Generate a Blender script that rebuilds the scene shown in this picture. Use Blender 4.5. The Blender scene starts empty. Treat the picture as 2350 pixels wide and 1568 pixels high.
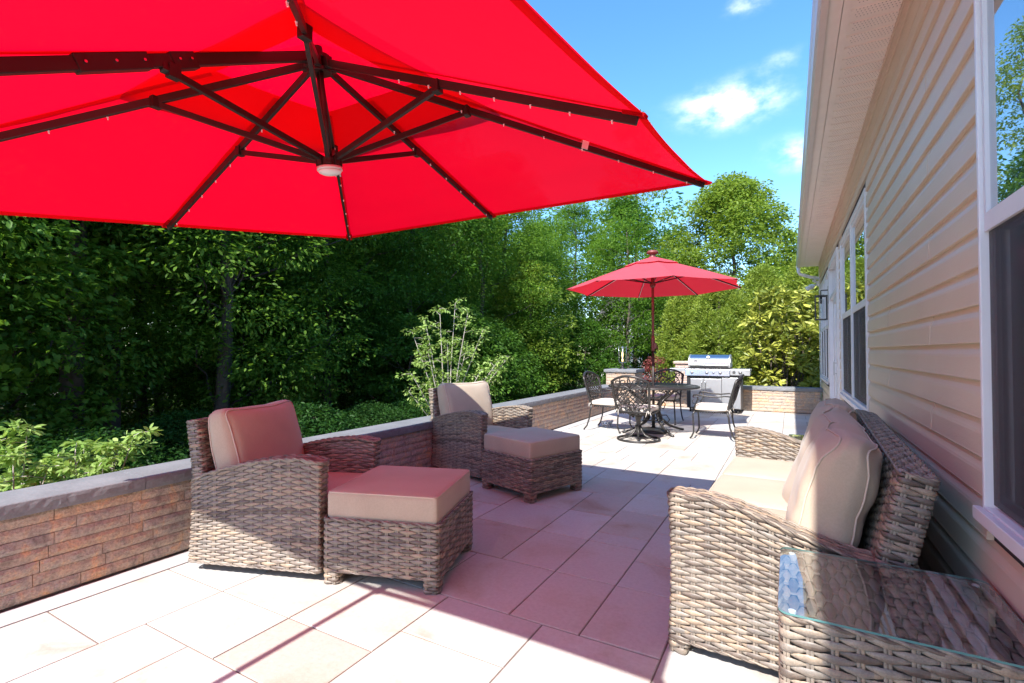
import bpy, bmesh, math, random
import numpy as np
from mathutils import Vector, Matrix, noise
R = math.radians
PI = math.pi
C = bpy.context.scene.collection
SC = bpy.context.scene

# ---------------------------------------------------------------- camera
CAM_H = 1.3
cam_d = bpy.data.cameras.new("camera")
cam = bpy.data.objects.new("camera", cam_d)
C.objects.link(cam)
SC.camera = cam
cam_d.sensor_width = 36.0
cam_d.lens = 1138.0 / 2350.0 * 36.0
cam_d.clip_start = 0.05
cam_d.clip_end = 600
YAW = math.atan((1814 - 1175) / 1138.0)
PITCH = math.atan((806 - 784) / 1138.0)
cam.location = (0, 0, CAM_H)
cam.rotation_euler = (PI / 2 + PITCH, 0, YAW)

# ---------------------------------------------------------------- world and sun
SUN_DIR = Vector((-0.02, 0.979, -1.0)).normalized()
SUN_EL = math.asin(-SUN_DIR.z)
w = bpy.data.worlds.new("World")
SC.world = w
w.use_nodes = True
nt = w.node_tree
bg = nt.nodes['Background']
sky = nt.nodes.new('ShaderNodeTexSky')
sky.sky_type = 'NISHITA'
sky.sun_disc = False
sky.sun_elevation = SUN_EL
sky.sun_rotation = PI
sky.air_density = 1.0
sky.dust_density = 0.3
sky.ozone_density = 3.0
bg.inputs['Strength'].default_value = 0.15


def wmath(op, a, b=None, c=None):
    n = nt.nodes.new('ShaderNodeMath')
    n.operation = op
    for i, s in enumerate((a, b, c)):
        if s is None:
            continue
        if isinstance(s, (int, float)):
            n.inputs[i].default_value = s
        else:
            nt.links.new(s, n.inputs[i])
    return n.outputs[0]


tc = nt.nodes.new('ShaderNodeTexCoord')
sp = nt.nodes.new('ShaderNodeSeparateXYZ')
nt.links.new(tc.outputs['Generated'], sp.inputs[0])
az = wmath('ARCTAN2', sp.outputs[0], sp.outputs[1])
el = wmath('ARCSINE', sp.outputs[2])
cb = nt.nodes.new('ShaderNodeCombineXYZ')
nt.links.new(az, cb.inputs[0])
nt.links.new(wmath('MULTIPLY', el, 1.7), cb.inputs[1])
ns = nt.nodes.new('ShaderNodeTexNoise')
ns.inputs['Scale'].default_value = 15.0
ns.inputs['Detail'].default_value = 9.0
ns.inputs['Roughness'].default_value = 0.58
nt.links.new(cb.outputs[0], ns.inputs['Vector'])
# (azimuth deg from +Y towards +X, elevation deg, half widths deg, weight): fair-weather clouds
CLOUDS = [(-5.4, 24.6, 5.6, 2.1, 1.35), (-0.3, 27.6, 2.6, 1.0, 0.45), (-3.4, 32.6, 2.8, 1.0, 0.85), (0.6, 19.2, 3.0, 1.6, 1.05),
          (-5.2, 15.2, 3.0, 1.4, 0.8), (22, 30, 9, 4, .9), (-62, 24, 12, 4, .9), (-95, 34, 14, 6, .9), (140, 40, 15, 7, .9), (-150, 35, 16, 6, .8)]
tot = None
for a, e, sa, se, wt in CLOUDS:
    da = wmath('DIVIDE', wmath('SUBTRACT', az, R(a)), R(sa))
    de = wmath('DIVIDE', wmath('SUBTRACT', el, R(e)), R(se))
    q = wmath('ADD', wmath('MULTIPLY', da, da), wmath('MULTIPLY', de, de))
    g = wmath('MULTIPLY', wmath('EXPONENT', wmath('MULTIPLY', q, -1.0)), wt)
    tot = g if tot is None else wmath('ADD', tot, g)
cm = wmath('MULTIPLY', tot, wmath('SUBTRACT', wmath('MULTIPLY', ns.outputs['Fac'], 3.4), 0.85))
mr = nt.nodes.new('ShaderNodeMapRange')
mr.interpolation_type = 'SMOOTHSTEP'
mr.inputs['From Min'].default_value = 0.12
mr.inputs['From Max'].default_value = 1.9
nt.links.new(cm, mr.inputs['Value'])
hs = nt.nodes.new('ShaderNodeHueSaturation')
hs.inputs['Hue'].default_value = 0.499
hs.inputs['Saturation'].default_value = 1.22
hs.inputs['Value'].default_value = .76
nt.links.new(sky.outputs[0], hs.inputs['Color'])
mxw = nt.nodes.new('ShaderNodeMix')
mxw.data_type = 'RGBA'
nt.links.new(mr.outputs[0], mxw.inputs['Factor'])
nt.links.new(hs.outputs[0], mxw.inputs['A'])
mxw.inputs['B'].default_value = (3.9, 4.1, 4.4, 1)
nt.links.new(mxw.outputs['Result'], bg.inputs['Color'])

sl = bpy.data.lights.new("sun", 'SUN')
sl.energy = 2.75
sl.angle = R(0.53)
sl.color = (1.0, 0.97, 0.92)
sun = bpy.data.objects.new("sun", sl)
C.objects.link(sun)
sun.location = (0, -20, 20)
sun.rotation_euler = SUN_DIR.to_track_quat('-Z', 'Y').to_euler()

SC.view_settings.view_transform = 'Standard'
SC.view_settings.look = 'None'
SC.view_settings.exposure = 1.84
SC.view_settings.gamma = 1.0
SC.cycles.max_bounces = 10
SC.cycles.diffuse_bounces = 5
SC.cycles.transparent_max_bounces = 12
SC.cycles.sample_clamp_indirect = 6.0
SC.cycles.use_denoising = True


# ---------------------------------------------------------------- materials
class Mat:
    def __init__(s, name, base=(.5, .5, .5), rough=.6, metal=0.0, spec=.5):
        s.m = bpy.data.materials.new(name)
        s.m.use_nodes = True
        s.t = s.m.node_tree
        s.b = s.t.nodes['Principled BSDF']
        s.b.inputs['Base Color'].default_value = (*base, 1)
        s.b.inputs['Roughness'].default_value = rough
        s.b.inputs['Metallic'].default_value = metal
        s.b.inputs['Specular IOR Level'].default_value = spec
        s.out = s.t.nodes['Material Output']

    def n(s, typ, **kw):
        x = s.t.nodes.new(typ)
        for k, v in kw.items():
            if hasattr(x, k):
                setattr(x, k, v)
            else:
                x.inputs[k.replace('_', ' ')].default_value = v
        return x

    def l(s, a, b):
        s.t.links.new(a, b)

    def coord(s, scale=(1, 1, 1)):
        t = s.n('ShaderNodeTexCoord')
        mp = s.n('ShaderNodeMapping')
        mp.inputs['Scale'].default_value = scale
        s.l(t.outputs['Object'], mp.inputs['Vector'])
        return mp.outputs[0]

    def noise(s, scale, detail=4, rough=.55, vec=None, dist=0.0):
        x = s.n('ShaderNodeTexNoise')
        x.inputs['Scale'].default_value = scale
        x.inputs['Detail'].default_value = detail
        x.inputs['Roughness'].default_value = rough
        x.inputs['Distortion'].default_value = dist
        s.l(vec if vec is not None else s.coord(), x.inputs['Vector'])
        return x.outputs['Fac']

    def ramp(s, fac, stops):
        r = s.n('ShaderNodeValToRGB')
        e = r.color_ramp.elements
        while len(e) < len(stops):
            e.new(0.5)
        for i, (p, c) in enumerate(stops):
            e[i].position = p
            e[i].color = (*c, 1) if len(c) == 3 else c
        s.l(fac, r.inputs[0])
        return r.outputs[0]

    def mix(s, fac, a, b, mode='MIX'):
        x = s.n('ShaderNodeMix')
        x.data_type = 'RGBA'
        x.blend_type = mode
        for v, i in ((fac, 'Factor'), (a, 'A'), (b, 'B')):
            if isinstance(v, (int, float)):
                x.inputs[i].default_value = v
            elif isinstance(v, tuple):
                x.inputs[i].default_value = (*v, 1)
            else:
                s.l(v, x.inputs[i])
        return x.outputs['Result']

    def attr(s, name='rnd'):
        a = s.n('ShaderNodeAttribute')
        a.attribute_name = name
        return a.outputs['Fac']

    def bump(s, h, strength=.3, dist=.01):
        b = s.n('ShaderNodeBump')
        b.inputs['Strength'].default_value = strength
        b.inputs['Distance'].default_value = dist
        s.l(h, b.inputs['Height'])
        s.l(b.outputs[0], s.b.inputs['Normal'])

    def color(s, c):
        s.l(c, s.b.inputs['Base Color'])


M = {}


def simple(name, base, rough=.5, metal=0.0, var=.12, scale=8, bumpk=0.0, bscale=60):
    m = Mat(name, base, rough, metal)
    d = tuple(max(0, c * (1 - var)) for c in base)
    u = tuple(min(1, c * (1 + var)) for c in base)
    m.color(m.ramp(m.noise(scale), [(.3, d), (.7, u)]))
    if bumpk:
        m.bump(m.noise(bscale), bumpk, .003)
    M[name] = m.m
    return m


# pavers
m = Mat('paver', rough=.75)
v = m.coord()
c1 = m.ramp(m.attr(), [(.0, (.54, .505, .465)), (.35, (.585, .56, .525)), (.6, (.52, .505, .485)), (.82, (.545, .505, .46)), (.95, (.50, .44, .385))])
c2 = m.ramp(m.noise(2.3, 5, .6, v, .6), [(.27, (.74, .55, .40)), (.39, (.93, .86, .78)), (.50, (1, .985, .96)), (.75, (.93, .96, 1.0))])
c3 = m.mix(.75, c1, c2, 'MULTIPLY')
m.color(m.mix(.5, c3, m.ramp(m.noise(45, 5, .7, v), [(.3, (.75, .72, .7)), (.6, (1, 1, 1))]), 'MULTIPLY'))
m.bump(m.noise(9, 7, .6, v, .3), .25, .012)
m.l(m.ramp(m.noise(3, 3, .5, v), [(.3, (.62, .62, .62)), (.7, (.85, .85, .85))]), m.b.inputs['Roughness'])
M['paver'] = m.m
simple('border_stone', (.46, .45, .44), .8, var=.08, scale=3, bumpk=.3)
simple('joint_sand', (.20, .165, .14), .95, scale=40)

# split-face wall block
m = Mat('wall_block', rough=.85)
v = m.coord()
vs = m.coord((1, 1.5, .95))
base = m.ramp(m.attr(), [(0, (.46, .40, .345)), (.3, (.50, .40, .32)), (.55, (.50, .42, .35)), (.8, (.42, .38, .345)), (1, (.54, .40, .29))])
mot = m.ramp(m.noise(8, 7, .68, vs, .6), [(.30, (.42, .38, .36)), (.44, (.86, .82, .80)), (.56, (1.08, .95, .82)), (.68, (1.5, .98, .60))])
cc = m.mix(.9, base, mot, 'MULTIPLY')
fl = m.ramp(m.noise(90, 3, .6, v), [(.35, (.62, .6, .6)), (.55, (1, 1, 1)), (.78, (1.35, 1.3, 1.25))])
m.color(m.mix(.7, cc, fl, 'MULTIPLY'))
m.bump(m.noise(38, 6, .7, v), .9, .012)
M['wall_block'] = m.m

# cap stone
m = Mat('cap_stone', rough=.7)
v = m.coord()
m.color(m.mix(.5, m.ramp(m.noise(5, 5, .6, v), [(.3, (.165, .17, .18)), (.7, (.225, .23, .24))]),
              m.ramp(m.noise(80, 3, .6, v), [(.3, (.7, .7, .7)), (.7, (1.1, 1.1, 1.1))]), 'MULTIPLY'))
m.bump(m.noise(30, 5, .6, v), .35, .006)
M['cap_stone'] = m.m

# wicker
m = Mat('wicker', rough=.46, spec=.5)
v = m.coord()
a = m.attr()
c = m.ramp(a, [(0, (.13, .10, .08)), (.25, (.255, .22, .185)), (.5, (.305, .255, .20)), (.75, (.21, .19, .17)), (1, (.35, .268, .19))])
st = m.ramp(m.noise(22, 4, .6, v, .4), [(.3, (.62, .6, .6)), (.65, (1.15, 1.12, 1.08))])
c = m.mix(.85, c, st, 'MULTIPLY')
m.color(m.mix(.5, c, m.ramp(m.noise(230, 2, .5, v), [(.35, (.7, .7, .7)), (.65, (1.15, 1.15, 1.15))]), 'MULTIPLY'))
m.bump(m.noise(320, 2, .5, v), .25, .002)
M['wicker'] = m.m

# cushion fabric: fine woven canvas
m = Mat('fabric', rough=.92, spec=.2)
v = m.coord()
wv = m.n('ShaderNodeTexWave')
wv.inputs['Scale'].default_value = 260
wv.inputs['Distortion'].default_value = 1.5
m.l(v, wv.inputs['Vector'])
c = m.ramp(m.noise(3.5, 4, .5, v), [(.3, (.45, .36, .27)), (.7, (.51, .415, .315))])
c = m.mix(.12, c, m.ramp(m.noise(120, 2, .5, m.coord((1, 6, 1))), [(.4, (.5, .5, .5)), (.6, (1, 1, 1))]), 'MULTIPLY')
m.color(c)
m.b.inputs['Sheen Weight'].default_value = .15
m.bump(wv.outputs['Fac'], .12, .002)
M['fabric'] = m.m
simple('piping', (.55, .45, .36), .9, var=.05)
simple('dining_fabric', (.66, .60, .53), .92, var=.05, bumpk=.2, bscale=200)

# red canopy cloth: lit from above, glows below
def cloth(name, col, trans, tw):
    m = Mat(name, col, .85, spec=.12)
    t = m.n('ShaderNodeBsdfTranslucent')
    t.inputs[0].default_value = (*trans, 1)
    mx = m.n('ShaderNodeMixShader')
    mx.inputs[0].default_value = tw
    v = m.coord((1, 1, 1))
    m.color(m.ramp(m.noise(5, 4, .5, v), [(.3, tuple(k * .94 for k in col)), (.7, col)]))
    m.bump(m.noise(7, 5, .55, v, .5), .10, .03)
    m.l(m.b.outputs[0], mx.inputs[1])
    m.l(t.outputs[0], mx.inputs[2])
    # a few per cent of the open weave lets light straight through
    tr = m.n('ShaderNodeBsdfTransparent')
    m2 = m.n('ShaderNodeMixShader')
    m2.inputs[0].default_value = .007
    m.l(mx.outputs[0], m2.inputs[1])
    m.l(tr.outputs[0], m2.inputs[2])
    m.l(m2.outputs[0], m.out.inputs['Surface'])
    M[name] = m.m


cloth('red_canvas', (.50, .004, .012), (.84, .0006, .018), .51)
cloth('red_vent', (.50, .004, .012), (.92, .0006, .018), .66)
cloth('red_canvas_faded', (.58, .10, .125), (.80, .003, .025), .34)

simple('bronze_metal', (.035, .026, .024), .42, .35, var=.1)
simple('dark_iron', (.060, .055, .052), .38, .6, var=.3, scale=60, bumpk=.3, bscale=150)
simple('steel', (.55, .56, .58), .26, 1.0, var=.05, scale=3)
simple('steel_satin', (.50, .50, .50), .45, .85, var=.05)
simple('black_enamel', (.03, .03, .032), .35, 0, var=.1)
simple('dark_grey', (.09, .09, .095), .6)
simple('white_vinyl', (.74, .73, .74), .4, var=.03)
simple('soffit_vinyl', (.90, .82, .74), .5, var=.03)
simple('gutter_metal', (.74, .69, .62), .3, 0, var=.03)
simple('white_plastic', (.75, .75, .75), .4, var=.03)
simple('lamp_lens', (.85, .85, .85), .3, var=.02)
simple('rubber', (.02, .02, .02), .7)
simple('roof_shingle', (.12, .11, .10), .9, scale=30, bumpk=.5)
simple('interior', (.06, .06, .065), .9)
simple('curtain', (.22, .23, .25), .9)
simple('bark', (.085, .065, .05), .9, var=.35, scale=9, bumpk=.8, bscale=25)
simple('pale_bark', (.45, .40, .34), .8, var=.2, scale=30)
simple('soil', (.08, .06, .04), .95, var=.4, scale=3, bumpk=.6)
simple('pale_siding', (.62, .62, .60), .7, var=.05)
simple('pink_stone', (.50, .36, .30), .85, var=.2, scale=14, bumpk=.5)
simple('silver', (.7, .72, .75), .25, .9, var=.2, scale=40)
simple('red_wood', (.20, .05, .04), .45, .1)

# vinyl siding
m = Mat('siding', rough=.42)
v = m.coord((1, .22, 1))
m.color(m.ramp(m.noise(2, 3, .5, m.coord()), [(.3, (.64, .525, .395)), (.7, (.68, .56, .425))]))
m.bump(m.noise(55, 5, .6, v, 1.5), .22, .004)
M['siding'] = m.m

# ground litter / lawn
m = Mat('woodland_floor', rough=1)
v = m.coord()
m.color(m.mix(m.ramp(m.noise(.35, 4, .6, v), [(.42, (0, 0, 0)), (.6, (1, 1, 1))]),
              m.ramp(m.noise(9, 5, .7, v), [(.3, (.035, .025, .015)), (.7, (.11, .08, .05))]),
              m.ramp(m.noise(14, 5, .7, v), [(.3, (.03, .06, .012)), (.7, (.10, .16, .035))])))
m.bump(m.noise(12, 6, .7, v), .8, .06)
M['ground'] = m.m


def glassy(name, ior=1.6, tint=(1, 1, 1), rough=0.0, ref=(1, 1, 1)):
    m = Mat(name)
    lw = m.n('ShaderNodeLayerWeight')
    lw.inputs['Blend'].default_value = .5
    f0 = ((ior - 1) / (ior + 1)) ** 2
    pw = m.n('ShaderNodeMath', operation='POWER')
    m.l(lw.outputs['Facing'], pw.inputs[0])
    pw.inputs[1].default_value = 4.0
    f = m.n('ShaderNodeMath', operation='MULTIPLY_ADD')
    m.l(pw.outputs[0], f.inputs[0])
    f.inputs[1].default_value = 1 - f0
    f.inputs[2].default_value = f0
    t = m.n('ShaderNodeBsdfTransparent')
    t.inputs[0].default_value = (*tint, 1)
    g = m.n('ShaderNodeBsdfGlossy')
    g.inputs['Roughness'].default_value = rough
    g.inputs['Color'].default_value = (*ref, 1)
    mx = m.n('ShaderNodeMixShader')
    m.l(f.outputs[0], mx.inputs[0])
    m.l(t.outputs[0], mx.inputs[1])
    m.l(g.outputs[0], mx.inputs[2])
    m.l(mx.outputs[0], m.out.inputs['Surface'])
    M[name] = m.m


glassy('window_glass', 3.6, (.5, .54, .60))
glassy('table_glass', 2.3, (.86, .92, .92))
glassy('lamp_glass', 1.5, (.9, .93, .95))
m = Mat('glass_edge', (.10, .24, .23), .15)
M['glass_edge'] = m.m
# insect screen: half open mesh
m = Mat('insect_screen', (.05, .05, .055), .8)
t = m.n('ShaderNodeBsdfTransparent')
mx = m.n('ShaderNodeMixShader')
mx.inputs[0].default_value = .62
m.l(t.outputs[0], mx.inputs[1])
m.l(m.b.outputs[0], mx.inputs[2])
m.l(mx.outputs[0], m.out.inputs['Surface'])
M['insect_screen'] = m.m
m = Mat('bulb', (.9, .7, .4), .3)
m.b.inputs['Emission Color'].default_value = (1, .62, .22, 1)
m.b.inputs['Emission Strength'].default_value = .6
M['bulb'] = m.m


def leafmat(name, dark, light, trans, tw=.35, gloss=.35):
    m = Mat(name, rough=.5, spec=gloss)
    oi = m.n('ShaderNodeObjectInfo')
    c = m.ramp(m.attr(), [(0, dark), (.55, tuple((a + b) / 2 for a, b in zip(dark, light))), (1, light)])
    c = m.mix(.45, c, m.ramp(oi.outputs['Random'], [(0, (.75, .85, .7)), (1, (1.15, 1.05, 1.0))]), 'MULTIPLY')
    m.color(c)
    t = m.n('ShaderNodeBsdfTranslucent')
    t.inputs[0].default_value = (*trans, 1)
    mx = m.n('ShaderNodeMixShader')
    mx.inputs[0].default_value = tw
    m.l(m.b.outputs[0], mx.inputs[1])
    m.l(t.outputs[0], mx.inputs[2])
    m.l(mx.outputs[0], m.out.inputs['Surface'])
    M[name] = m.m


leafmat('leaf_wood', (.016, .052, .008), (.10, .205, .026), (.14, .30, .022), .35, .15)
leafmat('leaf_mid', (.045, .105, .012), (.17, .29, .04), (.22, .40, .03), .42, .15)
leafmat('leaf_bright', (.10, .17, .018), (.24, .32, .04), (.34, .46, .045), .42)
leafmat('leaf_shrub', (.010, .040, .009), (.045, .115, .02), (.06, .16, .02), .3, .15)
leafmat('leaf_hedge', (.11, .18, .02), (.34, .40, .055), (.32, .42, .045), .32)
leafmat('leaf_broad', (.07, .12, .014), (.62, .60, .10), (.36, .38, .05), .28, .6)
leafmat('leaf_pale', (.16, .28, .05), (.46, .58, .20), (.40, .55, .10), .38, .12)
leafmat('leaf_red', (.16, .03, .03), (.32, .08, .07), (.35, .08, .06), .3)


# ---------------------------------------------------------------- mesh builder
def V(*a):
    return Vector(a)


class MB:
    def __init__(s):
        s.v = []
        s.f = []
        s.r = []

    def add(s, vs, fs, r=0.5):
        k = len(s.v)
        s.v += [tuple(p) for p in vs]
        s.f += [tuple(i + k for i in f) for f in fs]
        s.r += ([r] * len(fs)) if isinstance(r, (int, float)) else list(r)
        return s

    def box(s, x0, x1, y0, y1, z0, z1, r=0.5, mat=None):
        p = [Vector((x, y, z)) for z in (z0, z1) for y in (y0, y1) for x in (x0, x1)]
        if mat:
            p = [mat @ q for q in p]
        return s.add(p, [(0, 2, 3, 1), (4, 5, 7, 6), (0, 1, 5, 4), (2, 6, 7, 3), (0, 4, 6, 2), (1, 3, 7, 5)], r)

    def bar(s, a, b, w, h, up=(0, 0, 1), r=0.5):
        a, b = Vector(a), Vector(b)
        d = (b - a)
        L = d.length
        d.normalize()
        sd = d.cross(Vector(up))
        if sd.length < 1e-4:
            sd = d.cross(Vector((1, 0, 0)))
        sd.normalize()
        u = sd.cross(d)
        mm = Matrix((sd, d, u)).transposed().to_4x4()
        mm.translation = a
        return s.box(-w / 2, w / 2, 0, L, -h / 2, h / 2, r, mm)

    def tube(s, pts, rad, seg=8, r=0.5, closed=False, flat=1.0):
        pts = [Vector(p) for p in pts]
        n = len(pts)
        rads = rad if isinstance(rad, (list, tuple)) else [rad] * n
        vs, fs = [], []
        prev = None
        for i in range(n):
            if closed:
                t = pts[(i + 1) % n] - pts[i - 1]
            else:
                t = pts[min(i + 1, n - 1)] - pts[max(i - 1, 0)]
            if t.length < 1e-9:
                t = Vector((0, 0, 1))
            t.normalize()
            if prev is None:
                a = t.orthogonal().normalized()
            else:
                a = prev - t * prev.dot(t)
                a = a.normalized() if a.length > 1e-6 else t.orthogonal().normalized()
            prev = a
            b = t.cross(a)
            for j in range(seg):
                th = 2 * PI * j / seg
                vs.append(pts[i] + (a * math.cos(th) + b * math.sin(th) * flat) * rads[i])
        m_ = n if closed else n - 1
        for i in range(m_):
            for j in range(seg):
                i2, j2 = (i + 1) % n, (j + 1) % seg
                fs.append((i * seg + j, i * seg + j2, i2 * seg + j2, i2 * seg + j))
        if not closed:
            fs.append(tuple(range(seg))[::-1])
            fs.append(tuple((n - 1) * seg + j for j in range(seg)))
        return s.add(vs, fs, r)

    def lathe(s, prof, seg=20, c=(0, 0, 0), r=0.5, cap=True):
        vs, fs = [], []
        for (rr, z) in prof:
            for j in range(seg):
                th = 2 * PI * j / seg
                vs.append((c[0] + rr * math.cos(th), c[1] + rr * math.sin(th), c[2] + z))
        for i in range(len(prof) - 1):
            for j in range(seg):
                j2 = (j + 1) % seg
                fs.append((i * seg + j, i * seg + j2, (i + 1) * seg + j2, (i + 1) * seg + j))
        if cap:
            fs.append(tuple(range(seg))[::-1])
            fs.append(tuple((len(prof) - 1) * seg + j for j in range(seg)))
        return s.add(vs, fs, r)

    def grid(s, P, nu, nv, r=0.5, closed_u=False):
        vs = [P(i / nu, j / nv) for j in range(nv + 1) for i in range(nu + 1)]
        fs = [(j * (nu + 1) + i, j * (nu + 1) + i + 1, (j + 1) * (nu + 1) + i + 1, (j + 1) * (nu + 1) + i) for j in range(nv) for i in range(nu)]
        return s.add(vs, fs, r)

    def build(s, name, mat, parent=None, smooth=False, bevel=0.0, solid=0.0):
        me = bpy.data.meshes.new(name)
        me.from_pydata(s.v, [], s.f)
        at = me.attributes.new('rnd', 'FLOAT', 'FACE')
        at.data.foreach_set('value', np.array(s.r, dtype=np.float32))
        if smooth:
            me.polygons.foreach_set('use_smooth', [True] * len(me.polygons))
        me.update()
        o = bpy.data.objects.new(name, me)
        C.objects.link(o)
        if parent is not None:
            o.parent = parent
        me.materials.append(M[mat] if isinstance(mat, str) else mat)
        if bevel:
            b = o.modifiers.new('bevel', 'BEVEL')
            b.width = bevel
            b.segments = 2
            b.limit_method = 'ANGLE'
            b.angle_limit = R(40)
        if solid:
            b = o.modifiers.new('solid', 'SOLIDIFY')
            b.thickness = solid
        return o


def tag(o, label=None, cat=None, group=None, kind=None):
    for k, v in (('label', label), ('category', cat), ('group', group), ('kind', kind)):
        if v:
            o[k] = v
    return o


def thing(name, loc, rz, label, cat, group=None):
    o = bpy.data.objects.new(name, None)
    C.objects.link(o)
    o.location = loc
    o.rotation_euler = (0, 0, rz)
    o.empty_display_size = .1
    return tag(o, label, cat, group)


def copy_tree(o, parent=None):
    c = o.copy()
    C.objects.link(c)
    c.parent = parent
    for ch in [x for x in bpy.data.objects if x.parent == o]:
        copy_tree(ch, c)
    return c


# ---------------------------------------------------------------- woven panels
def weave(mb, P, L, H, S=.060, pitch=.0178, top=None, seed=0, amp=.0058, back=True, sub=8, bk=1):
    rng = random.Random(seed)
    n = max(2, int(round(L / S * sub)))
    K = max(1, round(L / S))
    S = L / K
    rows = max(1, round(H / pitch))
    pitch = H / rows
    us = np.linspace(0, L, n + 1)
    tf = np.ones(n + 1) if top is None else np.array([top(u) for u in us])
    prof = [(-.5, -.0030), (-.38, .0), (.0, .0012), (.38, .0), (.5, -.0030)]
    for r in range(rows):
        v0 = (r + .5) * pitch
        sn = np.sin(PI * us / S + PI * r)
        dive = np.clip((-sn - .60) / .3, 0, 1)
        d = amp * ((.40 + .55 * sn) * (1 - dive) - .85 * dive)
        wd = pitch * (.90 + .38 * sn)
        vs = []
        skew = rng.uniform(-.0012, .0012)
        jit = np.array([rng.uniform(-.0008, .0008) for _ in us])
        for a, b in prof:
            p, nn = P(us, (v0 + a * wd + jit + skew) * tf)
            vs.append(p + nn * (d + b)[:, None])
        k = n + 1
        verts = np.concatenate(vs)
        fs, rr = [], []
        cur = rng.random()
        for i in range(n):
            if i % (sub * 2) == 0:
                cur = min(1, max(0, cur + rng.uniform(-.5, .5)))
            for j in range(len(prof) - 1):
                fs.append((j * k + i, j * k + i + 1, (j + 1) * k + i + 1, (j + 1) * k + i))
                rr.append(min(1, max(0, cur + (j - 1.5) * .08)))
        mb.add(verts.tolist(), fs, rr)
    for q in range(K):
        u0 = (q + .5) * S
        for off in (-.0050, .0050):
            m_ = max(2, rows)
            vv = np.linspace(0, H, m_ + 1)
            t = 1.0 if top is None else top(u0)
            cols = []
            for a, b in ((-.0044, .000), (0, .0022), (.0044, .000)):
                p, nn = P(np.full(m_ + 1, u0 + off + a), vv * t)
                cols.append(p + nn * b)
            verts = np.concatenate(cols)
            k = m_ + 1
            mb.add(verts.tolist(), [(j * k + i, (j + 1) * k + i, (j + 1) * k + i + 1, j * k + i + 1) for j in range(2) for i in range(m_)], rng.random())
    if back:
        nu = max(4, K * bk)
        uu = np.linspace(0, L, nu + 1)
        tt = np.ones(nu + 1) if top is None else np.array([top(u) for u in uu])
        a, na = P(uu, 0 * uu)
        b, nb = P(uu, H * tt)
        verts = np.concatenate([a - na * .0135, b - nb * .0135])
        mb.add(verts.tolist(), [(i, i + 1, nu + 2 + i, nu + 1 + i) for i in range(nu)], .05)


def rpath(pts, r, closed=False):
    """rounded ground-plan path: returns its length and f(u) -> (xy, tangent)"""
    pts = [np.array(p, float) for p in pts]
    n = len(pts)
    out = []
    for i, p in enumerate(pts):
        if not closed and i in (0, n - 1):
            out.append(p)
            continue
        a, b = pts[i - 1] - p, pts[(i + 1) % n] - p
        a, b = a / np.linalg.norm(a), b / np.linalg.norm(b)
        p0, p1 = p + a * r, p + b * r
        for k in range(7):
            t = k / 6
            out.append((1 - t) ** 2 * p0 + 2 * t * (1 - t) * p + t * t * p1)
    if closed:
        out.append(out[0])
    out = np.array(out)
    ds = np.concatenate([[0], np.cumsum(np.linalg.norm(np.diff(out, axis=0), axis=1))])
    return ds[-1], out, ds


def wall_path(pts, r, z0, sign=1, closed=False, H=1.0, pinch=0.0, frame=None):
    """P(u, v) for a woven wall that runs round a rounded path; sign picks the outward side"""
    L, out, ds = rpath(pts, r, closed)

    def at(u):
        return np.stack([np.interp(u, ds, out[:, 0]), np.interp(u, ds, out[:, 1])], 1)

    def P(u, v):
        uu = np.mod(u, L) if closed else u
        xy = at(uu)
        e = .006
        if closed:
            t = at(np.mod(uu + e, L)) - at(np.mod(uu - e, L))
        else:
            t = at(np.minimum(uu + e, L)) - at(np.maximum(uu - e, 0))
        t /= np.linalg.norm(t, axis=1)[:, None] + 1e-12
        nn = np.stack([t[:, 1], -t[:, 0]], 1) * sign
        v = np.asarray(v, float)
        xy = xy - nn * (pinch * np.sin(np.clip(v / H, 0, 1) * PI))[:, None]
        if frame is None:
            return np.concatenate([xy, (z0 + v)[:, None]], 1), np.concatenate([nn, np.zeros((len(xy), 1))], 1)
        O, A, B, Wd = frame
        return O + xy[:, :1] * A + xy[:, 1:] * B + v[:, None] * Wd, nn[:, :1] * A + nn[:, 1:] * B
    return L, P, at


def plane(O, U, W, N):
    O, U, W, N = [np.array(x, float) for x in (O, U, W, N)]
    N = N / np.linalg.norm(N)
    return lambda u, v: (O + np.outer(u, U) + np.outer(v, W), np.tile(N, (len(u), 1)))


def braid(mb, pts, w=.011, seed=0):
    """twisted rim along an edge: two strands that wind round each other"""
    pts = [Vector(p) for p in pts]
    ds = [0]
    for i in range(1, len(pts)):
        ds.append(ds[-1] + (pts[i] - pts[i - 1]).length)
    L = ds[-1]
    n = max(6, int(L / .010))

    def at(t):
        t *= L
        for i in range(1, len(pts)):
            if t <= ds[i] + 1e-9:
                k = (t - ds[i - 1]) / max(1e-9, ds[i] - ds[i - 1])
                return pts[i - 1].lerp(pts[i], k), (pts[i] - pts[i - 1]).normalized()
        return pts[-1], (pts[-1] - pts[-2]).normalized()
    for ph in (0, PI):
        path = []
        for i in range(n + 1):
            p, t = at(i / n)
            a = t.orthogonal().normalized() if abs(t.z) > .9 else t.cross(Vector((0, 0, 1))).normalized()
            b = t.cross(a)
            th = ph + i * .01 / .05 * PI
            path.append(p + a * math.cos(th) * w * .45 + b * math.sin(th) * w * .45)
        mb.tube(path, w * .62, 6, random.Random(seed + ph).random())


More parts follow.
